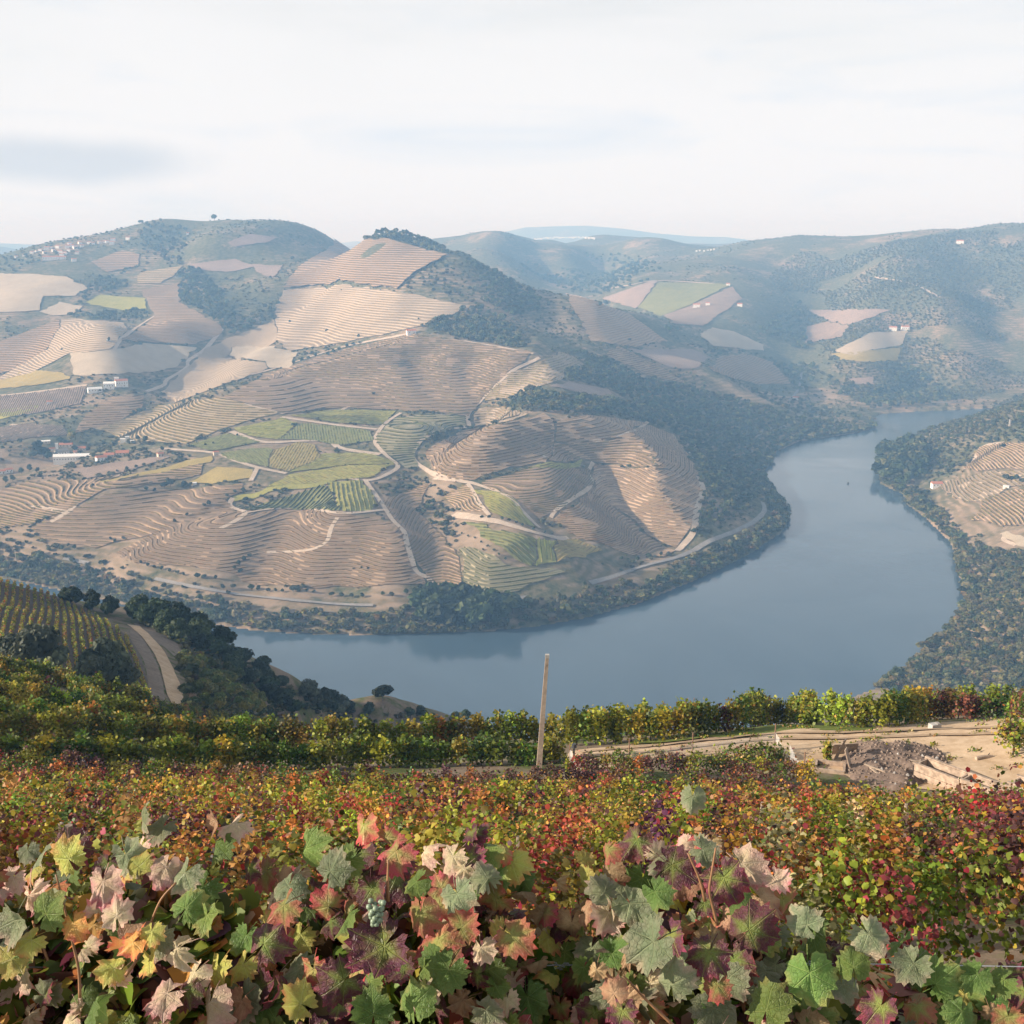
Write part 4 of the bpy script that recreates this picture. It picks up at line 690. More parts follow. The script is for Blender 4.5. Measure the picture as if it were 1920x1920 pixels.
DOT = [(208, 1013, 8), (215, 1017, 8), (232, 1012, 9), (128, 1025, 8), (140, 1030, 10), (68, 1005, 8), (265, 1058, 9), (278, 1063, 10), (290, 1066, 9), (303, 1069, 10), (318, 1073, 9), (333, 1077, 10), (345, 1080, 8), (371, 1085, 14), (382, 1085, 12), (405, 1086, 10), (418, 1105, 12), (437, 1104, 14), (472, 1107, 15), (484, 1107, 12), (503, 1110, 10), (517, 1110, 9), (530, 1111, 9), (550, 1110, 16), (560, 1110, 10),
       (575, 1110, 9), (588, 1112, 9), (622, 1118, 12), (640, 1120, 12), (660, 1121, 12), (680, 1121, 12), (718, 1117, 11), (735, 1118, 12), (762, 1114, 13), (778, 1113, 14), (790, 1114, 14), (448, 1060, 12), (458, 1052, 12), (468, 1045, 10), (450, 1075, 12), (440, 1068, 10), (663, 1068, 6), (690, 1068, 6), (678, 1066, 6),
       (320, 913, 22), (308, 916, 16), (345, 915, 16), (356, 913, 12), (275, 920, 10), (290, 922, 9), (426, 932, 9), (440, 925, 9), (392, 948, 12), (383, 950, 9), (350, 968, 9), (328, 980, 9), (470, 917, 8), (486, 914, 8), (455, 921, 9), (140, 901, 6), (156, 901, 6), (172, 900, 6), (155, 911, 5), (175, 912, 6),
       (205, 890, 8), (220, 886, 8), (238, 882, 9), (255, 878, 8), (270, 874, 8), (400, 833, 6), (385, 836, 6), (378, 817, 6), (445, 818, 6), (460, 836, 6),
       (700, 741, 8), (615, 667, 9), (625, 662, 9), (636, 658, 9), (650, 652, 9), (662, 648, 8), (674, 645, 7), (550, 682, 8), (566, 678, 10), (578, 674, 8), (592, 669, 8), (543, 605, 6), (612, 622, 7), (672, 633, 8), (243, 711, 6), (272, 712, 5), (262, 775, 12), (252, 778, 10), (270, 771, 9), (116, 657, 5), (785, 600, 5), (640, 545, 4), (700, 541, 4), (662, 540, 4),
       (896, 787, 6), (880, 790, 7), (903, 972, 8), (917, 972, 8), (941, 975, 9), (955, 978, 8), (968, 982, 8), (980, 987, 8), (1000, 994, 9), (890, 1010, 6), (902, 1018, 6), (914, 1026, 7), (926, 1034, 8), (936, 1042, 8), (948, 1050, 7), (906, 1033, 8), (866, 1002, 6), (878, 1007, 6), (1035, 1003, 7), (1022, 1000, 7), (1195, 1052, 12), (1165, 1072, 10), (1216, 1046, 12), (1096, 1098, 10), (1130, 1060, 8), (850, 976, 7), (1240, 1042, 10),
       (1885, 900, 14), (1895, 902, 12), (1905, 900, 12), (1915, 906, 12), (1880, 840, 10), (1255, 622, 14), (1135, 572, 12), (1125, 574, 10), (1075, 590, 8), (1262, 620, 12), (1270, 621, 11), (1248, 618, 11), (1180, 640, 8), (1010, 478, 3), (980, 512, 8), (1010, 543, 6)]
for i, (u, v, h) in enumerate(DOT):
    k = ('dark', 'dark', 'olive')[i % 3]; tree_px(u, v, h * .88, k, {'dark': 'dark green tree or bush dotted among the far vineyards', 'olive': 'grey green olive tree dotted among the far vineyards'}[k], G2)
# wooded slope below the near track
G3 = 'trees on the wooded slope above the near river bank'
def scatter_px(px, gap, ter, seed, jit=.45, ymin=None):
    poly = world_poly(px, ter, 1e9); lo, hi = poly.min(0), poly.max(0); r = np.random.default_rng(seed)
    gx, gy = np.meshgrid(np.arange(lo[0], hi[0], gap), np.arange(lo[1], hi[1], gap)); gx = gx + (r.random(gx.shape) - .5) * 2 * jit * gap; gy = gy + (r.random(gy.shape) - .5) * 2 * jit * gap
    gx, gy = gx.ravel(), gy.ravel(); ok = inpoly(poly, gx, gy); return gx[ok], gy[ok]
SLOPE = [([(262, 1165), (330, 1163), (362, 1180), (420, 1225), (500, 1275), (560, 1302), (600, 1316), (700, 1338), (700, 1346), (560, 1346), (500, 1330), (462, 1290), (420, 1262), (380, 1236), (330, 1205), (300, 1182)], 4.6, 'dark', (4.0, 6.8), 'dark green tree on the wooded slope, in the band along its river edge'),
         ([(345, 1250), (400, 1255), (440, 1275), (480, 1310), (500, 1345), (430, 1345), (380, 1345), (352, 1300)], 3.8, 'yellow', (2.8, 4.6), 'yellow green bush low on the near wooded slope'),
         ([(560, 1312), (640, 1328), (700, 1340), (690, 1350), (560, 1350)], 5.5, 'olive', (5, 7.5), 'grey green tree at the lower end of the wooded slope'),
         ([(110, 1116), (200, 1148), (262, 1165), (255, 1172), (190, 1158), (110, 1126)], 4, 'dark', (3, 5.5), 'dark green bush along the back edge of the vine knoll')]
for i, (px, gap, k, (h0, h1), lab) in enumerate(SLOPE):
    X_, Y_ = scatter_px(px, gap, NT, 100 + i); Z_ = NT.z(X_, Y_)
    for a, b, c in list(zip(X_, Y_, Z_))[:170]: tree(float(a), float(b), float(c), rng.uniform(h0, h1), k if rng.random() < .8 else ('olive', 'dark')[int(rng.integers(2))] if k != 'yellow' else 'yellow', lab, G3, rng.uniform(.85, 1.2), trunk=False)
for u, v, h in [(872, 1352, 22), (852, 1353, 20), (790, 1348, 24), (770, 1347, 22), (810, 1350, 14), (640, 1338, 30), (655, 1340, 30), (690, 1342, 26)]: tree_px(u, v, h, 'dark', 'dark rounded bush peeping over the near vines against the river', 'bushes peeping over the near vines', NT, 1.1)
# far trees whose crowns the woods repeat
for k, u, v, h, lab in [('far', 1640, 803, 12, 'dark tree on the far tip of the wooded bank'), ('far', 1300, 1000, 11, 'dark tree beside the lower end of the ridge track'), ('far', 1262, 814, 10, 'dark tree at the corner above the ridge track'), ('farolive', 1316, 905, 10, 'grey green tree at the bend of the ridge track'), ('farolive', 1290, 850, 10, 'grey green tree where the ridge track ends'),
                        ('farmix', 1212, 1112, 14, 'yellowish tree on the bank at the river bend'), ('farmix', 1700, 930, 16, 'yellowish tree on the right bank below the cottage'), ('fartall', 830, 1150, 60, 'tall slender tree at the left end of the riverside grove'), ('fartall', 960, 1150, 52, 'tall slender tree at the right end of the riverside grove')]:
    c0 = [m for m in CR[k]]; 
    e = tree_px(u, v, h, k, lab)
for k in ('far', 'farolive', 'farmix', 'fartall'):            # every crown shape is carried by at least one tree in view
    have = protos.get(k, {})
    for m in CR[k]:
        if m.name not in have:
            e = tree_px(1240 + 17 * len(protos) + 9 * len(have), 1096, 12, k, 'riverside tree at the outer bend of the road', 'riverside trees at the road bend'); c = [o for o in e.children if o.name.startswith('crown')][0]; c.data = m; have[m.name] = c
    protos[k] = have
def wood(name, label, X_, Y_, Z_, kinds, h, seed=0, w=1.0):
    r = np.random.default_rng(seed + 900); n = len(X_); me = bpy.data.meshes.new(name); me.vertices.add(n); me.vertices.foreach_set('co', np.c_[X_, Y_, Z_ - .3].astype(np.float32).ravel())
    a = me.attributes.new('size', 'FLOAT_VECTOR', 'POINT'); hh = h[0] * .75 + (h[1] * 1.12 - h[0] * .75) * r.beta(1.6, 2.2, n); ww = hh * w * r.uniform(.85, 1.3, n); a.data.foreach_set('vector', np.c_[ww, ww, hh].astype(np.float32).ravel())
    a = me.attributes.new('turn', 'FLOAT', 'POINT'); a.data.foreach_set('value', (r.random(n) * 6.28).astype(np.float32))
    o = tag(link(name, me), label, kind='stuff'); g = bpy.data.node_groups.new(name, 'GeometryNodeTree'); g.interface.new_socket('Geometry', in_out='INPUT', socket_type='NodeSocketGeometry'); g.interface.new_socket('Geometry', in_out='OUTPUT', socket_type='NodeSocketGeometry')
    N_ = g.nodes.new; gi, go, ip, jn = N_('NodeGroupInput'), N_('NodeGroupOutput'), N_('GeometryNodeInstanceOnPoints'), N_('GeometryNodeGeometryToInstance')
    for k in kinds:
        for c in protos[k].values():
            oi = N_('GeometryNodeObjectInfo'); oi.inputs['Object'].default_value = c; oi.transform_space = 'ORIGINAL'; g.links.new(oi.outputs['Geometry'], jn.inputs[0])
    ip.inputs['Pick Instance'].default_value = True; s = N_('GeometryNodeInputNamedAttribute'); s.data_type = 'FLOAT_VECTOR'; s.inputs[0].default_value = 'size'; t = N_('GeometryNodeInputNamedAttribute'); t.inputs[0].default_value = 'turn'; cx = N_('ShaderNodeCombineXYZ')
    g.links.new(t.outputs[0], cx.inputs[2]); g.links.new(gi.outputs[0], ip.inputs['Points']); g.links.new(jn.outputs[0], ip.inputs['Instance']); g.links.new(s.outputs[0], ip.inputs['Scale']); g.links.new(cx.outputs[0], ip.inputs['Rotation']); g.links.new(ip.outputs[0], go.inputs[0])
    o.modifiers.new('trees', 'NODES').node_group = g; return o
WOODS = [
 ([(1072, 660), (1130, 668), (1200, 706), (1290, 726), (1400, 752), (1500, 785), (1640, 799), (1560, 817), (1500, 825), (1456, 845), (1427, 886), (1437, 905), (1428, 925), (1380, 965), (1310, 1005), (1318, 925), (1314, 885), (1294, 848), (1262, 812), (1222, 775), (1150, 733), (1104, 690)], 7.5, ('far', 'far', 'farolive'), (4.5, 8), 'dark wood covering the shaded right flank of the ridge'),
 ([(1437, 908), (1466, 940), (1478, 972), (1464, 996), (1400, 1039), (1330, 1074), (1260, 1103), (1200, 1127), (1190, 1106), (1250, 1082), (1296, 1052), (1345, 1030), (1402, 1005), (1444, 972), (1438, 945)], 6.5, ('far', 'farolive', 'farmix'), (5.5, 10), 'belt of trees between the bend road and the river'),
 ([(-120, 990), (60, 1042), (160, 1072), (285, 1106), (430, 1134), (560, 1150), (700, 1152), (780, 1140), (860, 1138), (960, 1138), (1060, 1118), (1190, 1086), (1198, 1126), (1100, 1155), (1000, 1172), (900, 1183), (800, 1188), (700, 1188), (560, 1186), (420, 1171), (340, 1157), (200, 1122), (80, 1096), (-120, 1050)], 6.5, ('far', 'farolive', 'farolive', 'farmix'), (4.5, 8.5), 'long belt of bushy trees along the near shore of the far bank'),
 ([(-120, 960), (0, 990), (100, 1020), (200, 1052), (290, 1084), (440, 1112), (420, 1124), (285, 1100), (160, 1066), (60, 1036), (-120, 985)], 10, ('far', 'farolive'), (3.5, 6.5), 'loose strip of trees above the riverside road at the left'),
 ([(775, 1135), (830, 1128), (920, 1128), (978, 1138), (980, 1170), (900, 1182), (800, 1184)], 7, ('fartall',), (17, 27), 'tall dark grove standing at the water edge'),
 ([(922, 764), (1000, 727), (1060, 742), (1110, 747), (1150, 747), (1220, 777), (1255, 810), (1215, 792), (1130, 776), (1000, 774)], 8.5, ('far', 'farolive'), (6, 10), 'tree belt on the ridge between pale terraces'),
 ([(1066, 690), (1100, 690), (1150, 735), (1140, 730), (1070, 716), (1052, 713)], 8.5, ('far', 'farolive'), (6, 9), 'wooded corner above the smooth pinkish field'),
 ([(780, 612), (800, 610), (862, 582), (905, 580), (944, 600), (1000, 652), (960, 652), (865, 637)], 10, ('far', 'farolive'), (7, 12), 'round wood on the saddle beside the white ridge house'),
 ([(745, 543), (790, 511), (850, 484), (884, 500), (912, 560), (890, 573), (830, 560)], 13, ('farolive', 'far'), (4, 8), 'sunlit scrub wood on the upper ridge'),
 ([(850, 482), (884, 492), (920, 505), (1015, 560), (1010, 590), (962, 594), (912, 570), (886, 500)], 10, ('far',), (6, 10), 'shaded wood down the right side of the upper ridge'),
 ([(648, 448), (690, 434), (735, 429), (782, 434), (850, 482), (838, 480), (780, 466), (720, 450), (660, 456)], 11, ('far', 'farolive'), (7, 12), 'wooded cap of the middle summit'),
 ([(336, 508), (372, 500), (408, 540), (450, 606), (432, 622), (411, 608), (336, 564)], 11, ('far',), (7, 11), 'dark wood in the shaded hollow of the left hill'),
 ([(430, 622), (470, 590), (520, 568), (520, 594), (440, 640)], 11, ('farolive', 'far'), (6, 10), 'wood in the upper stream valley'),
 ([(262, 420), (350, 410), (345, 470), (330, 510), (290, 480), (255, 470)], 17, ('far', 'farolive'), (7, 13), 'wood high on the left summit, in a broad gully'),
 ([(450, 460), (530, 445), (575, 470), (560, 490), (470, 485)], 14, ('far',), (7, 12), 'dark wood under the long summit ridge'),
 ([(170, 525), (255, 500), (262, 545), (190, 552), (155, 568), (150, 590), (275, 582), (290, 596), (230, 604), (120, 596), (160, 556)], 12, ('far', 'farolive'), (6, 10), 'woods wrapped around the oval green field'),
 ([(-60, 490), (60, 478), (180, 470), (280, 500), (165, 536), (120, 516), (-60, 508)], 19, ('far', 'farolive'), (5, 9), 'scattered scrub around the hillside village'),
 ([(-60, 800), (60, 800), (140, 815), (120, 838), (60, 850), (-60, 880)], 13, ('far', 'farolive'), (4, 8), 'shaded scrub slope above the manor'),
 ([(160, 800), (230, 770), (300, 745), (300, 758), (180, 806), (130, 812)], 10, ('far', 'farolive'), (4, 7), 'bushes along the shaded stream below the farm'),
 ([(780, 960), (815, 935), (835, 965), (862, 1002), (858, 1020), (838, 1010), (800, 975)], 8, ('far', 'farolive'), (4, 7.5), 'bushes filling the ravine above the striped hollow'),
 ([(700, 905), (760, 893), (812, 902), (800, 914), (710, 918)], 8, ('far', 'farolive'), (3.5, 6), 'low thicket at the head of the dark stepped vineyard'),
 ([(800, 820), (870, 800), (884, 806), (830, 826), (800, 838)], 8, ('far', 'farolive'), (3.5, 6.5), 'small wood along the ravine road'),
 # right bank
 ([(1652, 846), (1700, 834), (1732, 850), (1736, 890), (1700, 912), (1654, 905), (1648, 880)], 10, ('far', 'fartall'), (14, 22), 'clump of tall dark trees on the right bank point'),
 ([(1654, 908), (1692, 926), (1702, 947), (1732, 968), (1782, 1016), (1791, 1042), (1800, 1092), (1814, 1130), (1842, 1120), (1826, 1080), (1820, 1030), (1800, 1005), (1760, 958), (1730, 925), (1700, 905)], 7.5, ('farmix', 'farolive', 'far'), (5.5, 9.5), 'yellowing trees along the right bank shore'),
 ([(1814, 1130), (1790, 1156), (1770, 1190), (1690, 1262), (1640, 1291), (1700, 1330), (2050, 1340), (2050, 1040), (1900, 1040), (1826, 1020), (1822, 1080)], 4.8, ('farolive', 'farmix', 'far', 'farolive'), (3.4, 7), 'scrub wood covering the lower right bank'),
 ([(1735, 825), (1800, 780), (1920, 740), (2050, 705), (2050, 830), (1882, 828), (1840, 836), (1820, 866), (1800, 884), (1740, 895), (1734, 850), (1705, 832)], 7.5, ('farolive', 'far', 'farolive'), (3.8, 6.8), 'scrub wood on the upper right bank'),
 # far right hills
 ([(1440, 520), (1500, 600), (1560, 680), (1600, 755), (1700, 750), (1800, 752), (2050, 700), (2050, 430), (1920, 432), (1800, 436), (1700, 450), (1600, 460), (1500, 470)], 8.5, ('farolive',), (3, 6.5), 'thin woods over the hazy far right hills'),
 ([(1700, 660), (1730, 700), (1800, 752), (1690, 766), (1640, 772), (1570, 740), (1540, 700), (1590, 724), (1660, 728)], 14, ('far', 'far', 'farolive'), (7, 12), 'dark wooded slope at the far river bend'),
 ([(1420, 620), (1500, 560), (1515, 640), (1540, 700), (1500, 745), (1480, 715), (1440, 672)], 18, ('far',), (8, 13), 'dark wooded gully left of the far white farm'),
 ([(1220, 690), (1320, 690), (1400, 730), (1500, 750), (1560, 770), (1640, 786), (1500, 783), (1400, 752), (1290, 726)], 14, ('far', 'farolive'), (4, 8), 'scrub on the saddle behind the ridge'),
 ([(1320, 655), (1440, 665), (1470, 660), (1440, 640), (1500, 690), (1450, 678), (1400, 664), (1340, 668)], 14, ('far',), (6, 10), 'line of dark trees above the brown vineyard knoll'),
 ([(960, 480), (1010, 500), (1100, 470), (1200, 480), (1260, 520), (1225, 526), (1130, 555), (1060, 545), (1000, 520)], 28, ('far',), (8, 14), 'wooded walls of the hazy side gorge'),
]
wooded = []
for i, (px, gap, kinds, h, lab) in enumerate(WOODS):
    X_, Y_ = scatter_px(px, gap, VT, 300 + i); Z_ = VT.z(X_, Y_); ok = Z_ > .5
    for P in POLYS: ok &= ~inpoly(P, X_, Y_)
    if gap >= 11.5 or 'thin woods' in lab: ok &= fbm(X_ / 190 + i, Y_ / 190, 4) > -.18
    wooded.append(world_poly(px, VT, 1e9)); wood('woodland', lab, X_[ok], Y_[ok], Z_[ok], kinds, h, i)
def shore_trees(pts, side, lab, kinds, h, seed, gap=5.5):
    P = np.array([at_level(u, v) for u, v in pts]); L_ = np.r_[0, np.cumsum(np.hypot(*np.diff(P, axis=0).T))]; t = np.arange(0, L_[-1], gap); r = np.random.default_rng(seed); t = t + r.uniform(-.4, .4, len(t)) * gap
    x, y = np.interp(t, L_, P[:, 0]), np.interp(t, L_, P[:, 1]); i = np.clip(np.searchsorted(L_, t) - 1, 0, len(P) - 2); d = P[i + 1] - P[i]; d /= np.hypot(*d.T)[:, None]; o = r.uniform(.5, 5, len(t)) * side; x, y = x - d[:, 1] * o, y + d[:, 0] * o
    wood('shore_trees', lab, x, y, np.maximum(VT.z(x, y), .4), kinds, h, seed, 1.25)
shore_trees(SHORE_N[1:30], 1, 'line of bushy trees leaning over the water along the far shore', ('farolive', 'far', 'farolive', 'farmix'), (4, 9), 41)
shore_trees(SHORE_S[4:20], 1, 'line of bushy trees leaning over the water along the right bank', ('farolive', 'farmix', 'far'), (4, 9), 42)
# scattered scrub on the open slopes
r_ = np.random.default_rng(77); n_ = 52000; th = r_.uniform(R(-27), R(27), n_); dd_ = np.exp(r_.uniform(math.log(760), math.log(4200), n_)); sx, sy = np.sin(th) * dd_, np.cos(th) * dd_
sz = VT.z(sx, sy); ok = (sz > 3) & (fbm(sx / 140, sy / 140, 4) > -.12)
for P in POLYS + wooded: ok &= ~inpoly(P, sx, sy)
for _, px in TRACKS + ROADS: x_, y_ = VT.hit(*np.array(px, float).T); ok &= segdist(np.c_[x_, y_], sx, sy) > 7
wood('scrub', 'low bushes dotted over the open far hillsides', sx[ok], sy[ok], sz[ok], ('far', 'farolive', 'farolive'), (1.6, 4.6), 5, 1.25)

X_, Y_ = scatter_px([(262, 1165), (330, 1160), (420, 1222), (500, 1272), (600, 1314), (720, 1340), (880, 1350), (700, 1356), (430, 1352), (345, 1345), (345, 1262), (355, 1235), (330, 1205)], 2.1, NT, 555); wood('undergrowth', 'low green bushes covering the ground of the near wooded slope', X_, Y_, NT.z(X_, Y_), ('farolive', 'far', 'farmix'), (1.0, 2.6), 9, 1.2)
# ------------------------------------------------------------------ vine rows on the near slopes
def basis(nr, r):
    nr = nr / np.linalg.norm(nr, axis=1)[:, None]; t = np.cross(nr, r.normal(size=nr.shape)); t /= np.linalg.norm(t, axis=1)[:, None]; return nr, t, np.cross(nr, t)
_a = np.radians([-90, -58, -28, 2, 30, 62, 90, 118, 150, 178, 208, 238]); _r = np.array([.30, .88, .84, 1.0, .82, .92, 1.08, .92, .82, 1.0, .84, .88])
LOBED = (np.vstack([[0, -.12], np.c_[np.cos(_a) * _r, np.sin(_a) * _r]]) * .62, np.array([(0, 1 + i, 1 + (i + 1) % 12) for i in range(12)]))
FIVE = (np.array([(0, -.5), (.52, -.12), (.32, .42), (-.32, .42), (-.52, -.12), (0, 0)]), np.array([(5, 0, 1), (5, 1, 2), (5, 2, 3), (5, 3, 4), (5, 4, 0)]))
QUAD = (np.array([(-.5, -.4), (.5, -.45), (.42, .45), (-.45, .4)]), np.array([(0, 1, 2), (0, 2, 3)]))
def leaves(name, c, nr, size, cols, tpl, r, curl=.35):
    T, tri = tpl; n = len(c); nr, t, b = basis(nr, r); k = len(T); q = T[None] * size[:, None, None]; rr = (T ** 2).sum(1)[None] * size[:, None] * curl * r.normal(.6, .6, (n, 1)) + T[None, :, 0] ** 2 * size[:, None] * r.normal(0, .5, (n, 1))
    V = c[:, None] + t[:, None] * q[..., :1] + b[:, None] * q[..., 1:] - nr[:, None] * rr[..., None]
    F = (np.arange(n)[:, None, None] * k + tri[None]).reshape(-1, 3); return np_mesh(name, V.reshape(-1, 3), F, colors=np.repeat(cols, len(tri), 0))
PAL = {'yg': (.29, .265, .03), 'g': (.135, .175, .022), 'dg': (.08, .115, .02), 'o': (.46, .215, .05), 'r': (.36, .085, .05), 'b': (.135, .062, .045), 't': (.42, .28, .13), 'y': (.38, .29, .04), 'p': (.12, .045, .05)}
PK = list(PAL); PV = np.array([PAL[k] for k in PK])
def pick(wt, n, r):
    w = np.array([[max(float(q), 0) if not hasattr(q, '__len__') else 0 for q in [wt.get(k, 0)]][0] if not hasattr(wt.get(k, 0), '__len__') else -1 for k in PK])
    M = np.stack([np.broadcast_to(np.maximum(wt.get(k, 0), 0), (n,)) for k in PK], 1).astype(float); M = M.cumsum(1); M /= M[:, -1:]; i = (r.random((n, 1)) > M).sum(1); return PV[i] * (.65 + .7 * r.random((n, 1))) * (1 + .16 * r.normal(size=(n, 3))).clip(.6, 1.4)
def along(path, n, r):
    path = np.asarray(path, float); L_ = np.r_[0, np.cumsum(np.hypot(*np.diff(path, axis=0).T))]; s = r.random(n) * L_[-1]; x = np.interp(s, L_, path[:, 0]); y = np.interp(s, L_, path[:, 1])
    i = np.clip(np.searchsorted(L_, s) - 1, 0, len(path) - 2); d = path[i + 1] - path[i]; d /= np.hypot(*d.T)[:, None]; return x, y, np.c_[-d[:, 1], d[:, 0]], s, L_[-1]
def vine_row(label, group, path, dens, leaf, tpl, wts, h=1.45, w=.75, base=.35, seed=0, posts=None, trunks=False, ter=None, clump=.5, box=False, rough=(-.17, .2)):
    ter = ter or NT; r = np.random.default_rng(seed + 5000); P = np.asarray(path, float); Lt = np.hypot(*np.diff(P, axis=0).T).sum(); n = int(Lt * dens)
    nc = max(2, int(Lt / clump)); sc = (np.arange(nc) + r.uniform(-.35, .35, nc)) / nc * Lt; k = r.integers(0, nc, n); s = np.clip(sc[k] + r.normal(size=n) * clump * .42, 0, Lt - 1e-3)
    L_ = np.r_[0, np.cumsum(np.hypot(*np.diff(P, axis=0).T))]; x = np.interp(s, L_, P[:, 0]); y = np.interp(s, L_, P[:, 1]); i = np.clip(np.searchsorted(L_, s) - 1, 0, len(P) - 2); d = P[i + 1] - P[i]; d /= np.hypot(*d.T)[:, None]; nn = np.c_[-d[:, 1], d[:, 0]]
    prof = 1 + .30 * vnoise(s / .9, s * 0 + seed * 3.7) + r.uniform(*rough, nc)[k]; top = base + (h - base) * prof; a = r.uniform(-.35, math.pi + .35, n); q = np.sqrt(r.uniform(.30, 1.12, n))
    top = base + (top - base) * (1 - .16 * np.minimum((np.abs(s - sc[k]) / (clump * .6)) ** 2, 1.6)); mid = (top + base) / 2; up = mid + np.sin(a) * q * (top - base) / 2 * 1.05; wd = np.cos(a) * q * w / 2 + r.uniform(-.2, .2, nc)[k] * w; 
    if box: f = r.random(n) ** .75; up = base + (top - base) * f; wd = (r.random(n) - .5) * w * (1.15 - .45 * f) + r.uniform(-.1, .1, nc)[k] * w
    spike = r.random(n) < .05; up = np.where(spike, top + r.random(n) * .25, up)
    c = np.c_[x + nn[:, 0] * wd, y + nn[:, 1] * wd, ter.z(x, y) + up]; nr = np.c_[nn * (np.cos(a) * 1.1)[:, None], np.sin(a) * .9 + .25] + .75 * r.normal(size=(n, 3))
    cols = pick(wts(x, y, s, r) if callable(wts) else wts, n, r); xc, yc = np.interp(sc, L_, P[:, 0]), np.interp(sc, L_, P[:, 1]); dom = pick(wts(xc, yc, sc, r) if callable(wts) else wts, nc, r)[k]; m_ = r.random((n, 1)) < .72; cols = np.where(m_, dom * (.6 + .8 * r.random((n, 1))), cols); o = empty('vine_row', (float(x.mean()), float(y.mean()), float(ter.z(x.mean(), y.mean())))); tag(o, label, 'vine row', group)
    c = c - np.array(o.location); me = leaves('foliage', c, nr, leaf * r.uniform(.6, 1.35, n), cols, tpl, r); tag(link('foliage', me, MAT['vine'], o), kind='stuff')
    if trunks or posts:
        m = MB(); t = np.arange(.6, Lt, 1.15); L_ = np.r_[0, np.cumsum(np.hypot(*np.diff(P, axis=0).T))]
        if trunks:
            for k in t:
                a_ = np.interp(k, L_, P[:, 0]) - o.location.x; b_ = np.interp(k, L_, P[:, 1]) - o.location.y; z = float(ter.z(a_ + o.location.x, b_ + o.location.y)) - o.location.z; m.tube([(a_, b_, z - .1), (a_ + rng.uniform(-.06, .06), b_, z + .4), (a_ + rng.uniform(-.1, .1), b_, z + .85)], [.045, .035, .03], 5)
            tag(m.build('vine_trunks', MAT['bark'], o), kind='stuff')
        if posts:
            for k in np.arange(posts * .4, Lt, posts):
                a_ = np.interp(k, L_, P[:, 0]) - o.location.x; b_ = np.interp(k, L_, P[:, 1]) - o.location.y; z = float(ter.z(a_ + o.location.x, b_ + o.location.y)) - o.location.z
                MB().tube([(a_, b_, z - .2), (a_, b_, z + h * 1.02)], .04, 6).build('post', MAT['wood'], o)
    return o
# autumn rows stepping down the slope from the camera
def autumn(x, y, s, r):
    a = vnoise(x / 2.6 + 3, y / 2.2) * 2; b = vnoise(x / 5.5 + 40, y / 3.5 + 9) * 2; far = np.clip((y - 44) / 8, 0, 1); right = np.clip(x / 14, -1, 1)
    return {'yg': np.clip(1.0 + 1.6 * a, .15, 3) * (1 - .55 * far), 'y': np.clip(.18 + .7 * a, .03, .8) * (1 - .6 * far), 'g': np.clip(.7 + .9 * a + .3 * right, .2, 2), 'dg': .25 + .3 * far, 'o': np.clip(.95 - 1.1 * a + .6 * b, .2, 2) * (1 - .5 * far), 'r': np.clip(.30 - .9 * b - .2 * a, .04, 1.2), 'b': np.clip(.48 - .8 * a + .3 * right, .18, 1.6) + .9 * far * (b > -.15), 't': .10, 'p': .03 + .35 * far * (b > 0)}
ORD = 'first second third fourth fifth sixth seventh eighth ninth tenth eleventh twelfth thirteenth fourteenth fifteenth sixteenth seventeenth eighteenth nineteenth twentieth'.split()
ORD += ['twenty ' + q for q in ORD[:9]] + ['thirtieth'] + ['thirty ' + q for q in ORD[:9]] + ['fortieth'] + ['forty ' + q for q in ORD[:9]]
ROWS_Y = []; yy = 8.3
while yy < 54.5: ROWS_Y.append(yy); yy += 2.2 if yy < 20 else 2.4
for i, y0 in enumerate(ROWS_Y):
    hw = .455 * y0 + 4.0; xs = np.linspace(-hw, hw, 14); path = np.c_[xs, y0 + .25 * np.sin(xs * .21 + i) + .012 * xs]
    if y0 > 47.5: path = path[path[:, 0] < (20 if y0 < 50 else (15 if y0 < 52.5 else 9))]
    near = y0 < 13; mid = y0 < 27
    vine_row('autumn vine row on the near slope, %s below the front vines' % ORD[i], 'autumn vine rows on the near slope', path, 1400 if near else (1000 if mid else 560), .050 if near else (.060 if mid else .088), LOBED if y0 < 10 else (FIVE if y0 < 24 else QUAD), autumn, (1.35 if y0 < 50 else 1.12) + .1 * math.sin(i * 2.1), .95, .25, i, 3.2 if y0 < 40 and i % 2 else None, False, None, .30 + .004 * y0, False, (-.38, .34))
green = {'yg': 1.7, 'g': 1.3, 'dg': .35, 'y': .15, 'b': .05}; dgreen = {'yg': 1.0, 'g': 1.5, 'dg': .5, 'y': .06, 'b': .06}; warm = {'yg': .8, 'g': 1.0, 'dg': .6, 'o': .14, 'y': .15, 'b': .18}; redd = {'yg': .2, 'g': .3, 'dg': .5, 'r': .35, 'b': .9, 'p': .5, 'o': .12}
vine_row('short rust red vine row below the fence at the sandy track', 'autumn vine rows on the near slope', np.c_[np.linspace(2.8, 15.5, 8), np.linspace(56.0, 54.6, 8)], 620, .085, QUAD, {'b': .8, 'r': .3, 'yg': .6, 'g': .5, 'dg': .5, 'o': .3, 'p': .3}, 1.25, .95, .1, 58)
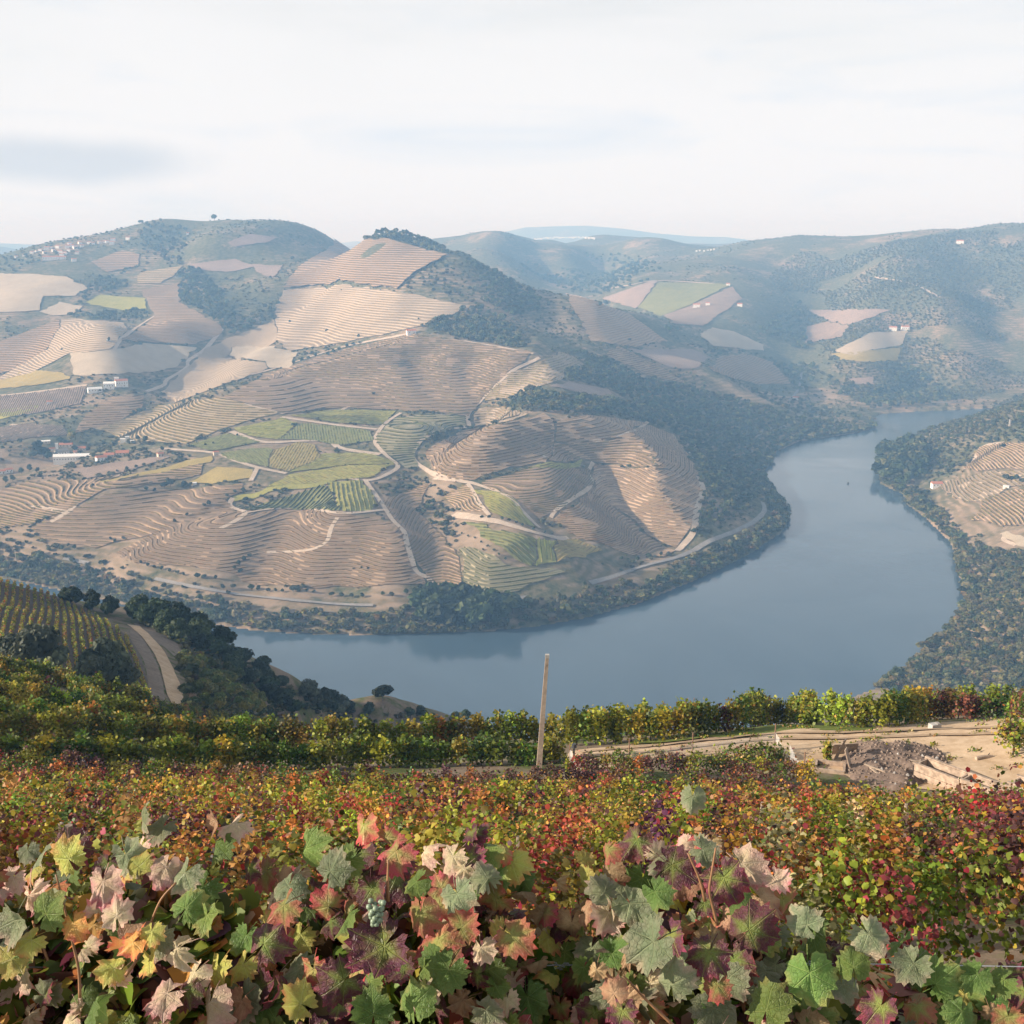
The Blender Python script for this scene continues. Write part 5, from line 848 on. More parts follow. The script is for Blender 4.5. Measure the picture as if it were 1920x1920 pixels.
GREEN = [
 ([(-80, 1432), (200, 1440), (500, 1441), (800, 1437), (1000, 1432), (1063, 1424)], dgreen, 1.5, 'long front green vine row on the bench, ending at the leaning pole', 1),
 ([(-80, 1388), (150, 1394), (400, 1402), (700, 1404), (900, 1398), (1068, 1392)], green, 1.8, 'second green vine row on the bench, its sunlit top against the river', 0),
 ([(1064, 1398), (1150, 1393), (1250, 1387), (1330, 1377), (1405, 1368)], green, 1.75, 'green vine row along the inner edge of the sandy track', 1),
 ([(1406, 1364), (1480, 1360), (1560, 1363), (1640, 1364), (1722, 1354)], green, 1.9, 'tall green vine row above the grassy edge of the sandy yard', 1),
 ([(1070, 1375), (1300, 1357), (1500, 1345), (1720, 1342), (2020, 1342)], green, 1.75, 'hindmost green vine row at the edge of the bench over the river', 0),
 ([(1724, 1352), (1800, 1348), (2020, 1346)], redd, 1.7, 'dark reddish vine row at the right edge of the sandy yard', 1),
 ([(1072, 1386), (1300, 1368), (1420, 1358)], warm, 1.6, 'reddish green middle vine row between track and river', 0),
 ([(-80, 1352), (100, 1364), (250, 1377), (380, 1388), (520, 1395)], dgreen, 1.6, 'dark green vine row on the left, third from the autumn vines', 0),
 ([(-80, 1318), (80, 1330), (180, 1344), (300, 1362)], green, 1.6, 'green vine row on the left below the grassy gap', 0),
 ([(-80, 1288), (50, 1300), (110, 1312)], warm, 1.6, 'short green vine row ending at the grassy gap on the left', 0),
 ([(-80, 1260), (60, 1272), (160, 1300), (290, 1332), (420, 1354), (540, 1366)], warm, 1.6, 'tawny green vine row along the back of the left bench', 0),
 ([(-80, 1275), (30, 1286), (84, 1298)], dgreen, 1.5, 'short dark vine row just behind the grassy gap', 0),
 ([(140, 1303), (178, 1330), (196, 1348)], green, 1.4, 'slanting vine row with white stakes beside the grassy gap', 0),
 ([(206, 1338), (250, 1352), (330, 1368)], dgreen, 1.4, 'short dark vine row right of the white stakes', 0),
]
for i, (px, wts, h, lab, trk) in enumerate(GREEN):
    P = catmull(px, 6); x, y = NT.hit(P[:, 0], P[:, 1]); vine_row(lab, 'green vine rows on the bench', np.c_[x, y], 480, .16, QUAD, wts, h * (1.1 if px[0][0] > 900 else .98), 1.2, .22 if trk else .05, 60 + i, None, bool(trk), None, .8, True)
# the knoll of striped rows on the left
kp = world_poly([(-70, 1082), (0, 1091), (60, 1106), (110, 1121), (200, 1168), (245, 1203), (268, 1250), (274, 1296), (258, 1304), (180, 1292), (110, 1264), (0, 1242), (-90, 1240)], NT, 1e9)
ang = math.atan2(-90, 36); dk = np.array([math.cos(ang), math.sin(ang)]); nk = np.array([-dk[1], dk[0]]); sk, tk = kp @ dk, kp @ nk
kq = np.arange(tk.min() + .5, tk.max(), 1.35)
for i, q in enumerate(kq):
    k = np.arange(sk.min(), sk.max(), 2.0); pts = k[:, None] * dk + (q + .2 * np.sin(k / 14))[:, None] * nk; ok = inpoly(kp, pts[:, 0], pts[:, 1]); pts = pts[ok]
    if len(pts) < 6: continue
    vine_row('straight tawny vine row on the knoll, %s from its right edge by the track' % ORD[len(kq) - 1 - i], 'striped vine rows on the knoll', pts, 40, .22, QUAD, {'yg': 1.4, 'y': .3, 'o': .15, 'g': .9, 'b': .3, 'r': .05}, 1.05, .58, .12, 200 + i)
# ------------------------------------------------------------------ buildings across the river
def house(u, v, wpx, label, hpx=None, rot=0.0, depth=None, wall='white', roof='tile', parts=None, group=None, cat='house', name='house', pitch=.45, windows=0, ter=None, nudge=0):
    ter = ter or VT; x, y = [float(a[0]) for a in ter.hit(u, v)]; d = math.hypot(x, y); s = math.hypot(d, CAMZ * .5) / FPX; Lx = wpx * s; H = (hpx or wpx * .45) * s; Dp = depth or max(4.0, min(9.0, Lx * .7)); z = float(ter.z(x, y)); rz = rot - math.atan2(x, y)
    b = MB().box((0, 0, H / 2 - 1), (Lx, Dp, H + 2)); rh = min(Lx, Dp) * pitch * .6; o = .35
    rf = MB(); l, w = Lx / 2 + o, Dp / 2 + o
    if roof == 'flat': rf.box((0, 0, H + .15), (Lx + .4, Dp + .4, .3))
    else:
        V = [(-l, -w, H - .1), (l, -w, H - .1), (l, w, H - .1), (-l, w, H - .1), (-l, 0, H + rh), (l, 0, H + rh)]; n = len(rf.v); rf.v += V; rf.f += [tuple(n + i for i in q) for q in ((0, 1, 5, 4), (2, 3, 4, 5), (1, 2, 5), (3, 0, 4), (3, 2, 1, 0))]
    rm = MAT['white'] if roof == 'flat' else MAT[roof]
    if parts if parts is not None else wpx >= 11:
        e = empty(name, (x, y, z), rz); tag(e, label, cat, group); b.build('wall', MAT[wall], e); rf.build('roof', rm, e)
        n = windows or max(2, int(Lx / 3.2)); r = random.Random(int(u * 7 + v))
        for i in range(n):
            cx = (i + .5) / n * Lx - Lx / 2; fw = MB().box((cx, -Dp / 2 - .03, H * .58), (min(1.0, Lx / n * .45), .12, min(1.3, H * .35)))
            f = fw.build('window', MAT['glass'], e)
        MB().box((Lx * .18, -Dp / 2 - .04, min(1.05, H * .36)), (.95, .12, min(2.1, H * .7))).build('door', MAT['wood'], e); return e
    k = len(b.v); b.v += rf.v; nb = len(b.f); b.f += [tuple(k + i for i in q) for q in rf.f]; me = b.mesh(name); me.materials.append(MAT[wall]); me.materials.append(rm)
    for i, p in enumerate(me.polygons): p.material_index = 1 if i >= nb else 0
    ob = link(name, me, None, None, (x, y, z)); ob.rotation_euler[2] = rz; return tag(ob, label, cat, group)
house(771, 627, 17, 'small white house with a red roof alone on the ridge', 7, .2, windows=2)
house(1756, 913, 18, 'white cottage with a red roof on the right bank by the shore', 7, .35)
house(1886, 916, 10, 'small pale green hut among trees on the right bank', 5, 0, roof='flat')
house(1674, 620, 13, 'left wing of the white farm on the hazy far right hill', 6); house(1697, 620, 13, 'right wing of the white farm on the hazy far right hill', 7, .2)
house(1306, 577, 13, 'white farmhouse on the hazy far hill beside the blue green vineyard', 6); house(1327, 573, 8, 'small shed right of the white farmhouse on the far hill', 5); house(1365, 536, 7, 'tiny white house at the end of the far hill road', 4)
house(1800, 456, 12, 'white house high on the skyline of the far right hill', 4); house(1492, 749, 11, 'low white building at the foot of the far road', 4); house(1387, 574, 9, 'pale hut on the far hill at the foot of the gully', 4)
house(178, 735, 24, 'low white farm building, left one of the white farmhouses', 6, .15, windows=5, roof='white'); house(205, 728, 18, 'white farmhouse with a wide gable, middle one of the white farmhouses', 9, -.2, roof='white'); house(228, 724, 21, 'white farmhouse, right one of the white farmhouses', 10, .2); house(219, 717, 8, 'white tower house behind the right white farmhouse', 9, roof='flat')
house(93, 758, 9, 'tiny white house alone between meadow and ploughed field', 5); house(203, 640, 6, 'tiny white hut beside the dark cypress', 3, roof='flat')
# the manor and its yard
house(138, 866, 66, 'very long white winery hall of the manor', 11, -.20, 9, roof='white', windows=14, cat='building', name='winery_hall', pitch=.5)
house(116, 852, 20, 'manor house with a broad purplish brown roof behind the long hall', 6, .5, 11, roof='stone', name='manor_house'); house(107, 846, 5, 'slim white chapel tower of the manor', 14, 0, 3, roof='flat', cat='tower', name='chapel_tower')
house(121, 870, 19, 'low white outbuilding with a red roof in front of the long hall', 5, -.1, 6); house(98, 846, 10, 'stone coloured house at the left end of the manor yard', 5, .4, wall='cream')
house(124, 838, 22, 'red roofed building at the back of the manor yard', 5, -.2, 7, wall='cream'); house(150, 845, 20, 'long red roofed farm building right of the manor yard', 5, -.15, 7, wall='cream'); house(146, 852, 13, 'small red roofed barn in the middle of the manor yard', 5, .2, wall='cream')
house(190, 864, 18, 'white house below the red roofed farm buildings', 7, .3); house(205, 857, 17, 'cream house with a red roof right of the manor', 5, -.1, wall='cream'); house(230, 852, 22, 'long brown roofed shed right of the manor', 4, -.1, wall='cream')
house(231, 830, 10, 'white cube house above the manor, left one', 7, 0, roof='flat'); house(239, 828, 7, 'white cube house above the manor, right one', 9, 0, roof='flat'); house(248, 829, 7, 'tiny white sheds right of the white cube houses', 3, 0, roof='flat')
house(301, 857, 11, 'beige stone barn beside the paved lane', 7, .4, wall='cream'); house(83, 830, 20, 'low cream storage shed on the slope behind the manor', 3, 0, wall='cream', roof='flat'); house(405, 853, 9, 'small pink house at the track junction', 6, .2, wall='cream')
house(4, 888, 12, 'red roofed house at the left picture edge, left one', 5); house(17, 886, 12, 'red roofed house at the left picture edge, right one', 6, .2); house(365, 908, 7, 'tiny white pump house at the tip of the golden plot', 3, 0, roof='flat')
# hillside village on the left summit
VIL = [(31, 482, 5), (46, 479, 5), (60, 474, 6), (69, 472, 5), (76, 470, 6), (88, 467, 8), (95, 465, 6), (108, 464, 7), (113, 474, 8), (116, 479, 7), (122, 476, 7), (127, 464, 8), (131, 458, 6), (134, 463, 8), (129, 470, 6), (141, 465, 7), (150, 456, 6), (154, 462, 6), (167, 456, 6), (175, 457, 5), (187, 455, 6), (195, 454, 5), (201, 454, 6), (212, 451, 8), (210, 457, 8), (240, 448, 7), (139, 489, 8), (101, 470, 6), (84, 474, 6), (145, 475, 6)]
for i, (u, v, wpx) in enumerate(VIL): house(u, v + 1, wpx, 'small white house of the village on the left summit slope', wpx * .55, rng.uniform(-.5, .5), pitch=.3, group='village houses on the left summit')
house(102, 487, 38, 'long white school like building below the hillside village', 5, -.05, 8, windows=9, cat='building'); house(352, 440, 5, 'single white house high on the left summit', 3)
for i in range(34):
    u = 1002 + i * 3.4 + rng.uniform(-1.5, 1.5); house(u, 449.5 - 3.2 * math.sin((u - 1000) / 45) + rng.uniform(-1, 1), 3.2, 'tiny white house of the hazy far hilltop town', 2.0, rng.uniform(-.5, .5), 7, group='far hilltop town', roof='white', parts=False)
for u, v in [(1306, 472), (1312, 471), (1320, 472), (1327, 471), (1333, 470), (1339, 469)]: house(u, v, 3.2, 'tiny white house strung along the far saddle', 2, group='houses on the far saddle', roof='white', parts=False)
# small upright things
def mast(u, v, hpx, label, w=.35, arms=1):
    x, y = [float(a[0]) for a in VT.hit(u, v)]; z = float(VT.z(x, y)); h = hpx * math.hypot(x, y) / FPX; e = empty('power_pole', (x, y, z)); tag(e, label, 'power pole', 'pale poles on the far bank'); MB().tube([(0, 0, -.5), (0, 0, h)], [w, w * .7], 6).build('pole', MAT['concrete'], e)
    for i in range(arms): MB().box((0, 0, h - .5 - i * 1.2), (2.2, .16, .16)).build('crossarm', MAT['concrete'], e)
mast(30, 1052, 20, 'pale power pole on the wooded bank, left one'); mast(92, 1062, 16, 'pale power pole on the wooded bank, right one')
x_, y_ = [float(a[0]) for a in VT.hit(1893, 800)]; z_ = float(VT.z(x_, y_)); e = empty('stone_pillar', (x_, y_, z_)); tag(e, 'tall pale stone pillar on the upper right bank', 'pillar'); MB().box((0, 0, 3.9), (1.9, 1.9, 8.6)).build('shaft', MAT['concrete'], e); MB().box((0, 0, 8.5), (2.4, 2.4, .6)).build('cap', MAT['concrete'], e)
# the boat
x_, y_ = [float(q) for q in at_level(1590, 907)]; e = empty('motor_boat', (x_, y_, 0), .9); tag(e, 'small dark boat alone on the wide river', 'boat')
hl = MB(); ring = [(-2.2, 0), (-2.0, .75), (0, .95), (1.6, .7), (2.7, 0), (1.6, -.7), (0, -.95), (-2.0, -.75)]; hl.v = [(x * .86, y * .8, -.25) for x, y in ring] + [(x, y, .75) for x, y in ring]; hl.f = [(i, (i + 1) % 8, 8 + (i + 1) % 8, 8 + i) for i in range(8)] + [tuple(range(7, -1, -1)), tuple(range(8, 16))]
hl.build('hull', MAT['metal'], e); MB().box((-.3, 0, 1.3), (1.8, 1.3, 1.2)).build('cabin', MAT['metal'], e); MB().tube([(-.3, 0, 1.8), (-.3, 0, 3.0)], .06).build('mast', MAT['metal'], e)
# ------------------------------------------------------------------ the bench below the camera: track, yard, fence, pole, boxes
sand = sand_mat('sandy_yard_earth', (.40, .275, .165), (.57, .42, .275), .45); bare = sand_mat('grey_brown_earth', (.155, .12, .09), (.24, .19, .145), .5); grass_m = sand_mat('short_grass', (.085, .12, .022), (.17, .18, .05), 1.2)
knoll_m = sand_mat('knoll_earth', (.10, .08, .065), (.16, .13, .105), .8)
def patch(name, px, mat, lift, cell, smooth=True, rough=0): P = world_poly(px, NT, cell, smooth); return tag(drape(name, P, lift, NT, cell, mat, rough), kind='structure')
patch('knoll_ground', [(-90, 1080), (0, 1089), (60, 1104), (110, 1119), (200, 1166), (247, 1203), (270, 1250), (277, 1298), (258, 1306), (180, 1294), (110, 1266), (0, 1244), (-110, 1242)], knoll_m, .10, 3.5)
patch('sandy_yard', [(1064, 1428), (1072, 1410), (1150, 1401), (1260, 1394), (1350, 1382), (1430, 1370), (1500, 1364), (1600, 1366), (1720, 1358), (1850, 1352), (2060, 1352), (2060, 1512), (1880, 1500), (1740, 1482), (1620, 1466), (1560, 1446), (1505, 1442), (1440, 1424), (1300, 1420), (1180, 1436), (1090, 1445)], sand, .05, .8, True, .10)
patch('grass_verge', [(1310, 1382), (1400, 1368), (1470, 1360), (1560, 1362), (1640, 1365), (1610, 1372), (1500, 1371), (1440, 1377), (1380, 1385)], grass_m, .085, .6, True, .06); patch('grass_verge', [(1180, 1395), (1250, 1388), (1320, 1381), (1310, 1386), (1240, 1394)], grass_m, .08, .6, True, .06)
rut = sand_mat('packed_track_earth', (.30, .205, .125), (.42, .30, .195), .6)
for dv in (0, 11): strip('wheel_rut', [(1085, 1414 + dv), (1200, 1404 + dv), (1330, 1391 + dv), (1450, 1379 + dv), (1600, 1377 + dv), (1760, 1371 + dv), (1950, 1366 + dv)], .42, rut, .17, NT, .7)
yp = world_poly([(1085, 1432), (1200, 1396), (1330, 1384), (1430, 1372), (1600, 1368), (1730, 1360), (1900, 1356), (1920, 1380), (1850, 1440), (1700, 1388), (1560, 1392), (1500, 1430), (1300, 1414)], NT, 1.0); gy_ = np.random.default_rng(12); gx_ = yp[gy_.integers(0, len(yp), 130)] + gy_.normal(size=(130, 2)) * 1.3; c_ = np.repeat(gx_, 22, 0) + gy_.normal(size=(130 * 22, 2)) * .16
c_ = np.c_[c_, NT.z(c_[:, 0], c_[:, 1]) + gy_.uniform(.02, .26, len(c_))]; tag(link('weeds', leaves('weeds', c_, np.c_[gy_.normal(size=(len(c_), 2)), np.full(len(c_), .3)], .10 * gy_.uniform(.5, 1.4, len(c_)), pick({'g': .8, 'yg': .8, 'dg': .5, 't': .6}, len(c_), gy_), QUAD, gy_), MAT['vine']), 'tufts of weeds along the edges of the sandy yard', kind='stuff')
patch('bare_bank', [(247, 1172), (270, 1200), (296, 1250), (308, 1300), (304, 1330), (270, 1312), (278, 1290), (270, 1240), (245, 1198)], bare, .06, 2.5); patch('bare_bank', [(250, 1168), (290, 1178), (330, 1205), (352, 1235), (338, 1240), (310, 1215), (280, 1195)], bare, .07, 2.5)
patch('bare_bank', [(690, 1326), (720, 1318), (770, 1342), (760, 1350), (700, 1348)], bare, .08, 3)
strip('dirt_track', [(345, 1345), (331, 1310), (321, 1275), (306, 1238), (290, 1212), (268, 1188), (250, 1173)], 2.5, sand, .16, NT, 1.5)
patch('grassy_gap', [(95, 1300), (130, 1298), (160, 1325), (170, 1350), (130, 1345), (105, 1322)], grass_m, .05, 1.2)
def on(u, v): x, y = [float(a[0]) for a in NT.hit(u, v)]; return Vector((x, y, float(NT.z(x, y))))
def pxm(p): return math.hypot(math.hypot(p.x, p.y), CAMZ - p.z) / FPX      # metres per photo pixel at a point
# leaning pole
b = on(1010, 1442); s = pxm(b); h = 199 * s / math.cos(R(25)); e = empty('utility_pole', b); tag(e, 'tall bare weathered pole leaning slightly right in front of the river', 'pole')
m = MB(); 
for t, w in ((-.3, .15), (h * .5, .12), (h - .12, .09)):
    lx = .42 * max(t, 0) / h; m.v += [(lx - w, -w, t), (lx + w, -w, t), (lx + w, w, t), (lx - w, w, t)]
for i in (0, 4): m.f += [(i + j, i + (j + 1) % 4, i + 4 + (j + 1) % 4, i + 4 + j) for j in range(4)]
m.f += [(8, 9, 10, 11)]; pole_m = plain('pole_wood', (.40, .31, .235), .85, .25, 5); m.build('shaft', pole_m, e); MB().box((.42, 0, h - .02), (.21, .21, .18)).build('cap', MAT['concrete'], e); MB().tube([(.40, -.14, h - .5), (.40, -.2, h - .5)], .03).build('bolt', MAT['metal'], e)
# fence posts and netting
fe = empty('fence', on(1240, 1422)); tag(fe, 'low fence of thin rusty stakes with pale netting along the sandy track', 'fence'); fo = fe.location; rust = plain('rusty_stake', (.22, .13, .085), .8, .3, 10)
net = NM('fine_netting', .6, .2); net.base((.78, .78, .76)); tb = net.n('ShaderNodeBsdfTransparent'); mx = net.n('ShaderNodeMixShader'); mx.inputs[0].default_value = .26; net.l(tb.outputs[0], mx.inputs[1]); net.l(net.b.outputs[0], mx.inputs[2]); net.l(mx.outputs[0], net.out.inputs[0])
pts = []
for u, v, hpx in [(1068, 1432, 36), (1179, 1432, 44), (1298, 1414, 38), (1452, 1404, 44), (1508, 1436, 24)]:
    p = on(u, v) - fo; k = pxm(on(u, v)); H = hpx * k * 1.1; pts.append((p, H)); MB().tube([(p.x, p.y, p.z - .3), (p.x, p.y, p.z + H)], .035, 6).build('stake', rust, fe)
p = on(1076, 1428) - fo; q = MB().tube([(p.x, p.y, p.z - .3), (p.x, p.y, p.z + .9)], .05, 6).build('post', MAT['metal'], fe); MB().tube([(p.x, p.y, p.z + .86), (p.x, p.y, p.z + 1.05)], [.16, .12], 8).build('cap', MAT['metal'], q)
def netting(A, B, top, bot, seed, sag=.12):
    r = random.Random(seed); n = 14; V = []
    for i in range(n + 1):
        t = i / n; c = A.lerp(B, t); z1 = c.z + top[0] * (1 - t) + top[1] * t - sag * math.sin(math.pi * t); z0 = c.z + bot[0] * (1 - t) + bot[1] * t
        for j in range(4): f = j / 3; V.append((c.x + r.uniform(-.05, .05), c.y - .1 + r.uniform(-.06, .06) - .1 * math.sin(f * 3.1), z0 + (z1 - z0) * f))
    F = [(i * 4 + j, i * 4 + 4 + j, i * 4 + 5 + j, i * 4 + 1 + j) for i in range(n) for j in range(3)]; link('netting', np_mesh('netting', V, F, smooth=True), net.m, fe)
for a, b_, s_ in ((1, 2, 1), (2, 3, 2)): netting(pts[a][0], pts[b_][0], (.75, .7) if a == 1 else (.7, 1.0), (.0, .0), s_)
netting(on(1092, 1446) - fo, pts[1][0], (.55, .75), (0, 0), 3); netting(pts[0][0], on(1092, 1452) - fo, (.95, .25), (.15, -.05), 4, .0); netting(pts[3][0], on(1480, 1424) - fo, (1.05, .25), (.5, -.1), 5, .1); netting(on(1479, 1428) - fo, on(1503, 1438) - fo, (1.0, .12), (.0, -.05), 6, .15)
cable = MB(); cable.tube([tuple(p + Vector((0, 0, .78))) for p, H in pts[1:4]], .012, 4); cable.build('wire', MAT['metal'], fe)
# wooden troughs
pale = plain('pale_old_boards', (.37, .275, .20), .85, .4, 4)
def trough(u, v, Lm, Wm, Hm, rz, label):
    p = on(u, v); e = empty('wooden_trough', p, rz); tag(e, label, 'trough', 'old wooden troughs by the yard'); t = .07
    for sgn in (-1, 1):
        for k in range(2): MB().box((0, sgn * (Wm / 2), Hm * (.25 + .5 * k)), (Lm, t, Hm * .47), tilt=None).build('plank', pale, e)
        for k in range(2): MB().box((sgn * (Lm / 2 - .12), 0, Hm * (.25 + .5 * k)), (t, Wm - t - .01, Hm * .47)).build('plank', pale, e)
    for k in range(3): MB().box((0, (k - 1) * (Wm / 3), .12), (Lm - .35, Wm / 3 - .06, .05)).build('plank', MAT['wood'], e)
    MB().box((0, Wm / 2 + .075, Hm + .03), (Lm + .1, .16, .06)).build('rail', pale, e); MB().box((0, -Wm / 2 - .075, Hm + .03), (Lm + .1, .16, .06)).build('rail', pale, e)
trough(1764, 1470, 2.5, .95, .85, -.90, 'long open wooden trough beside the dark soil heap, the bigger one'); trough(1846, 1492, 2.2, .8, .65, -.85, 'open wooden trough near the right picture edge, the lower one'); trough(1934, 1502, 1.9, .9, .8, -.8, 'wooden trough cut off by the right picture edge')
# dark soil heap
hp = world_poly([(1574, 1416), (1590, 1398), (1640, 1394), (1700, 1394), (1745, 1402), (1778, 1420), (1782, 1440), (1740, 1470), (1690, 1482), (1620, 1474), (1580, 1446)], NT, .5, True); ho = drape('soil_heap', hp, .0, NT, .26, sand_mat('dark_soil', (.11, .078, .062), (.25, .18, .135), 1.1)); me = ho.data; co = np.empty(len(me.vertices) * 3, np.float32); me.vertices.foreach_get('co', co); co = co.reshape(-1, 3)
dd_ = segdist(hp, co[:, 0], co[:, 1], True); co[:, 2] +=   .06 + .5 * np.clip(dd_ / 1.6, 0, 1) ** .7 * (.75 + .5 * vnoise(co[:, 0] * .9, co[:, 1] * .9)) + np.clip(dd_ / .5, 0, 1) * .30 * fbm(co[:, 0] * 2.6, co[:, 1] * 2.6, 4) - .1 * (dd_ < .02); me.vertices.foreach_set('co', co.ravel()); me.update(); tag(ho, 'low heap of dark crumbly soil and rubble in the sandy yard', 'soil heap')
cl = MB(); rr_ = random.Random(4)
for i in range(900):
    k = rr_.randrange(len(co))
    if dd_[k] < .15: continue
    c = co[k]; q = rr_.uniform(.03, .11); b0 = len(cl.v); cl.v += [(float(c[0]) + dx * q * rr_.uniform(.7, 1.5), float(c[1]) + dy * q * rr_.uniform(.7, 1.5), float(c[2]) + dz_ * q * rr_.uniform(.6, 1.2)) for dx, dy, dz_ in ((1, 0, 0), (0, 1, 0), (-1, 0, 0), (0, -1, 0), (0, 0, 1))]; cl.f += [(b0 + j, b0 + (j + 1) % 4, b0 + 4) for j in range(4)]
tag(cl.build('clods', sand_mat('clod_soil', (.10, .072, .058), (.30, .225, .17), 2.0), ho), kind='stuff')
for i in range(7):
    k = rr_.randrange(len(co)); c = co[k]
    if dd_[k] < .8: continue
    tag(MB().box((0, 0, .06), (rr_.uniform(.7, 1.5), .11, .05), rr_.uniform(0, 3)).build('broken_board', MAT['wood'], None, tuple(float(q) for q in c)), 'broken grey board lying on the dark soil heap', 'board', 'broken boards on the soil heap')
for i in range(26):
    k = rng.integers(len(co)); 
    if dd_[k] < .4: continue
    c = co[k]; m = MB(); 
    for a in np.linspace(0, 6.28, 5, endpoint=False): m.v.append((math.cos(a) * rng.uniform(.05, .13), math.sin(a) * rng.uniform(.05, .13), rng.uniform(-.02, .05)))
    m.v.append((0, 0, .13)); m.v.append((0, 0, -.06)); m.f = [(j, (j + 1) % 5, 5) for j in range(5)] + [((j + 1) % 5, j, 6) for j in range(5)]
    tag(m.build('stone', MAT['stone'] if i % 3 else MAT['concrete'], None, tuple(float(q) for q in c)), 'small stone lying on the dark soil heap', 'stone', 'stones on the soil heap')
# boards leaning at the left end of the heap, frame, block, log
for i, (u, v, Lm, Hm, rz, ti, lab) in enumerate([(1566, 1424, .55, 1.35, .9, .35, 'grey board leaning at the left end of the soil heap, nearest the ivy'), (1582, 1414, 1.5, .7, .15, .25, 'wide grey panel lying across the top left of the soil heap'), (1596, 1444, .5, 1.2, 1.1, -.3, 'narrow pale board leaning right at the foot of the soil heap')]):
    p = on(u, v); e = empty('leaning_board', p, rz); e.rotation_euler[0] = ti; tag(e, lab, 'board', 'loose boards by the soil heap')
    for k in range(2): MB().box(((k - .5) * Lm * .5, 0, Hm / 2), (Lm * .48, .05, Hm)).build('plank', MAT['wood'] if i < 2 else pale, e)
p = on(1556, 1444); e = empty('cold_frame_box', p, -.3); tag(e, 'low empty wooden frame on the ground left of the soil heap', 'frame'); 
for sgn in (-1, 1): MB().box((0, sgn * .55, .14), (1.5, .12, .28)).build('plank', pale, e); MB().box((sgn * .72, 0, .14), (.12, .96, .28)).build('plank', pale, e)
p = on(1752, 1369); e = empty('stone_block', p, .3); tag(e, 'pale squared stone block lying in the sandy yard below the tall green row', 'block'); me = MB().box((0, 0, .2), (.62, .42, .42)).build('block', MAT['concrete'], e); MB().box((.18, -.02, .43), (.2, .3, .05)).build('chip', MAT['stone'], e)
p = on(1845, 1424); e = empty('log', p, .25); tag(e, 'short pale log lying near the lone vine bush', 'log'); MB().tube([(-.5, 0, .12), (0, .02, .13), (.5, 0, .11)], [.11, .12, .10], 8).build('trunk', pale, e); MB().tube([(.2, 0, .16), (.35, .05, .32)], [.04, .02], 5).build('stub', MAT['bark'], e)
def bush(u, v, w, h, dens, wts, label, name, cat, seed, trunk=.5):
    p = on(u, v); r = np.random.default_rng(seed); n = dens; d = r.normal(size=(n, 3)); d /= np.linalg.norm(d, axis=1)[:, None]; q = r.random(n) ** .4; c = d * q[:, None] * np.array([w / 2, w / 2, h / 2]) * (1 + .25 * r.normal(size=(n, 1))) + np.array([0, 0, trunk + h / 2]); e = empty(name, p); tag(e, label, cat)
    tag(link('foliage', leaves('foliage', c, d + .6 * r.normal(size=(n, 3)) + [0, 0, .4], .17 * r.uniform(.6, 1.3, n), pick(wts, n, r), FIVE, r), MAT['vine'], e), kind='stuff'); MB().tube([(0, 0, -.1), (.05, 0, trunk * .6), (0, 0, trunk + h * .4)], [.07, .06, .04], 6).build('trunk', MAT['bark'], e); MB().tube([(.3, .1, -.1), (.25, .05, trunk), (.1, 0, trunk + h * .3)], [.05, .04, .03], 6).build('trunk', MAT['bark'], e)
bush(1898, 1418, 1.75, 1.75, 900, {'g': 1, 'yg': .9, 'o': .2, 'b': .25, 'y': .2}, 'lone rounded vine bush on the sand at the right picture edge', 'vine_bush', 'bush', 5)
bush(1550, 1428, .5, 1.15, 260, {'yg': 1.2, 'g': .8, 'y': .3}, 'narrow yellow green ivy clump climbing a stake left of the soil heap', 'ivy_clump', 'ivy', 6, .1); bush(1440, 1420, 2.6, .7, 420, {'dg': 1, 'g': .6, 'b': .3}, 'low dark weeds heaped behind the netting at the bend of the fence', 'weed_clump', 'weeds', 7, .0)
bush(1400, 1424, 3.4, .55, 420, {'dg': .6, 'g': .7, 'yg': .4, 't': .4}, 'dry greenish weeds along the fence left of its bend', 'weed_clump', 'weeds', 8, .0)
for u, v in [(98, 1298), (140, 1328), (188, 1345)]:
    p = on(u, v); e = empty('marker_stake', p); tag(e, 'short white stake in the grassy gap on the left bench', 'stake', 'white stakes in the grassy gap'); MB().box((0, 0, .4), (.12, .12, 1.0)).build('stake', MAT['white'], e)
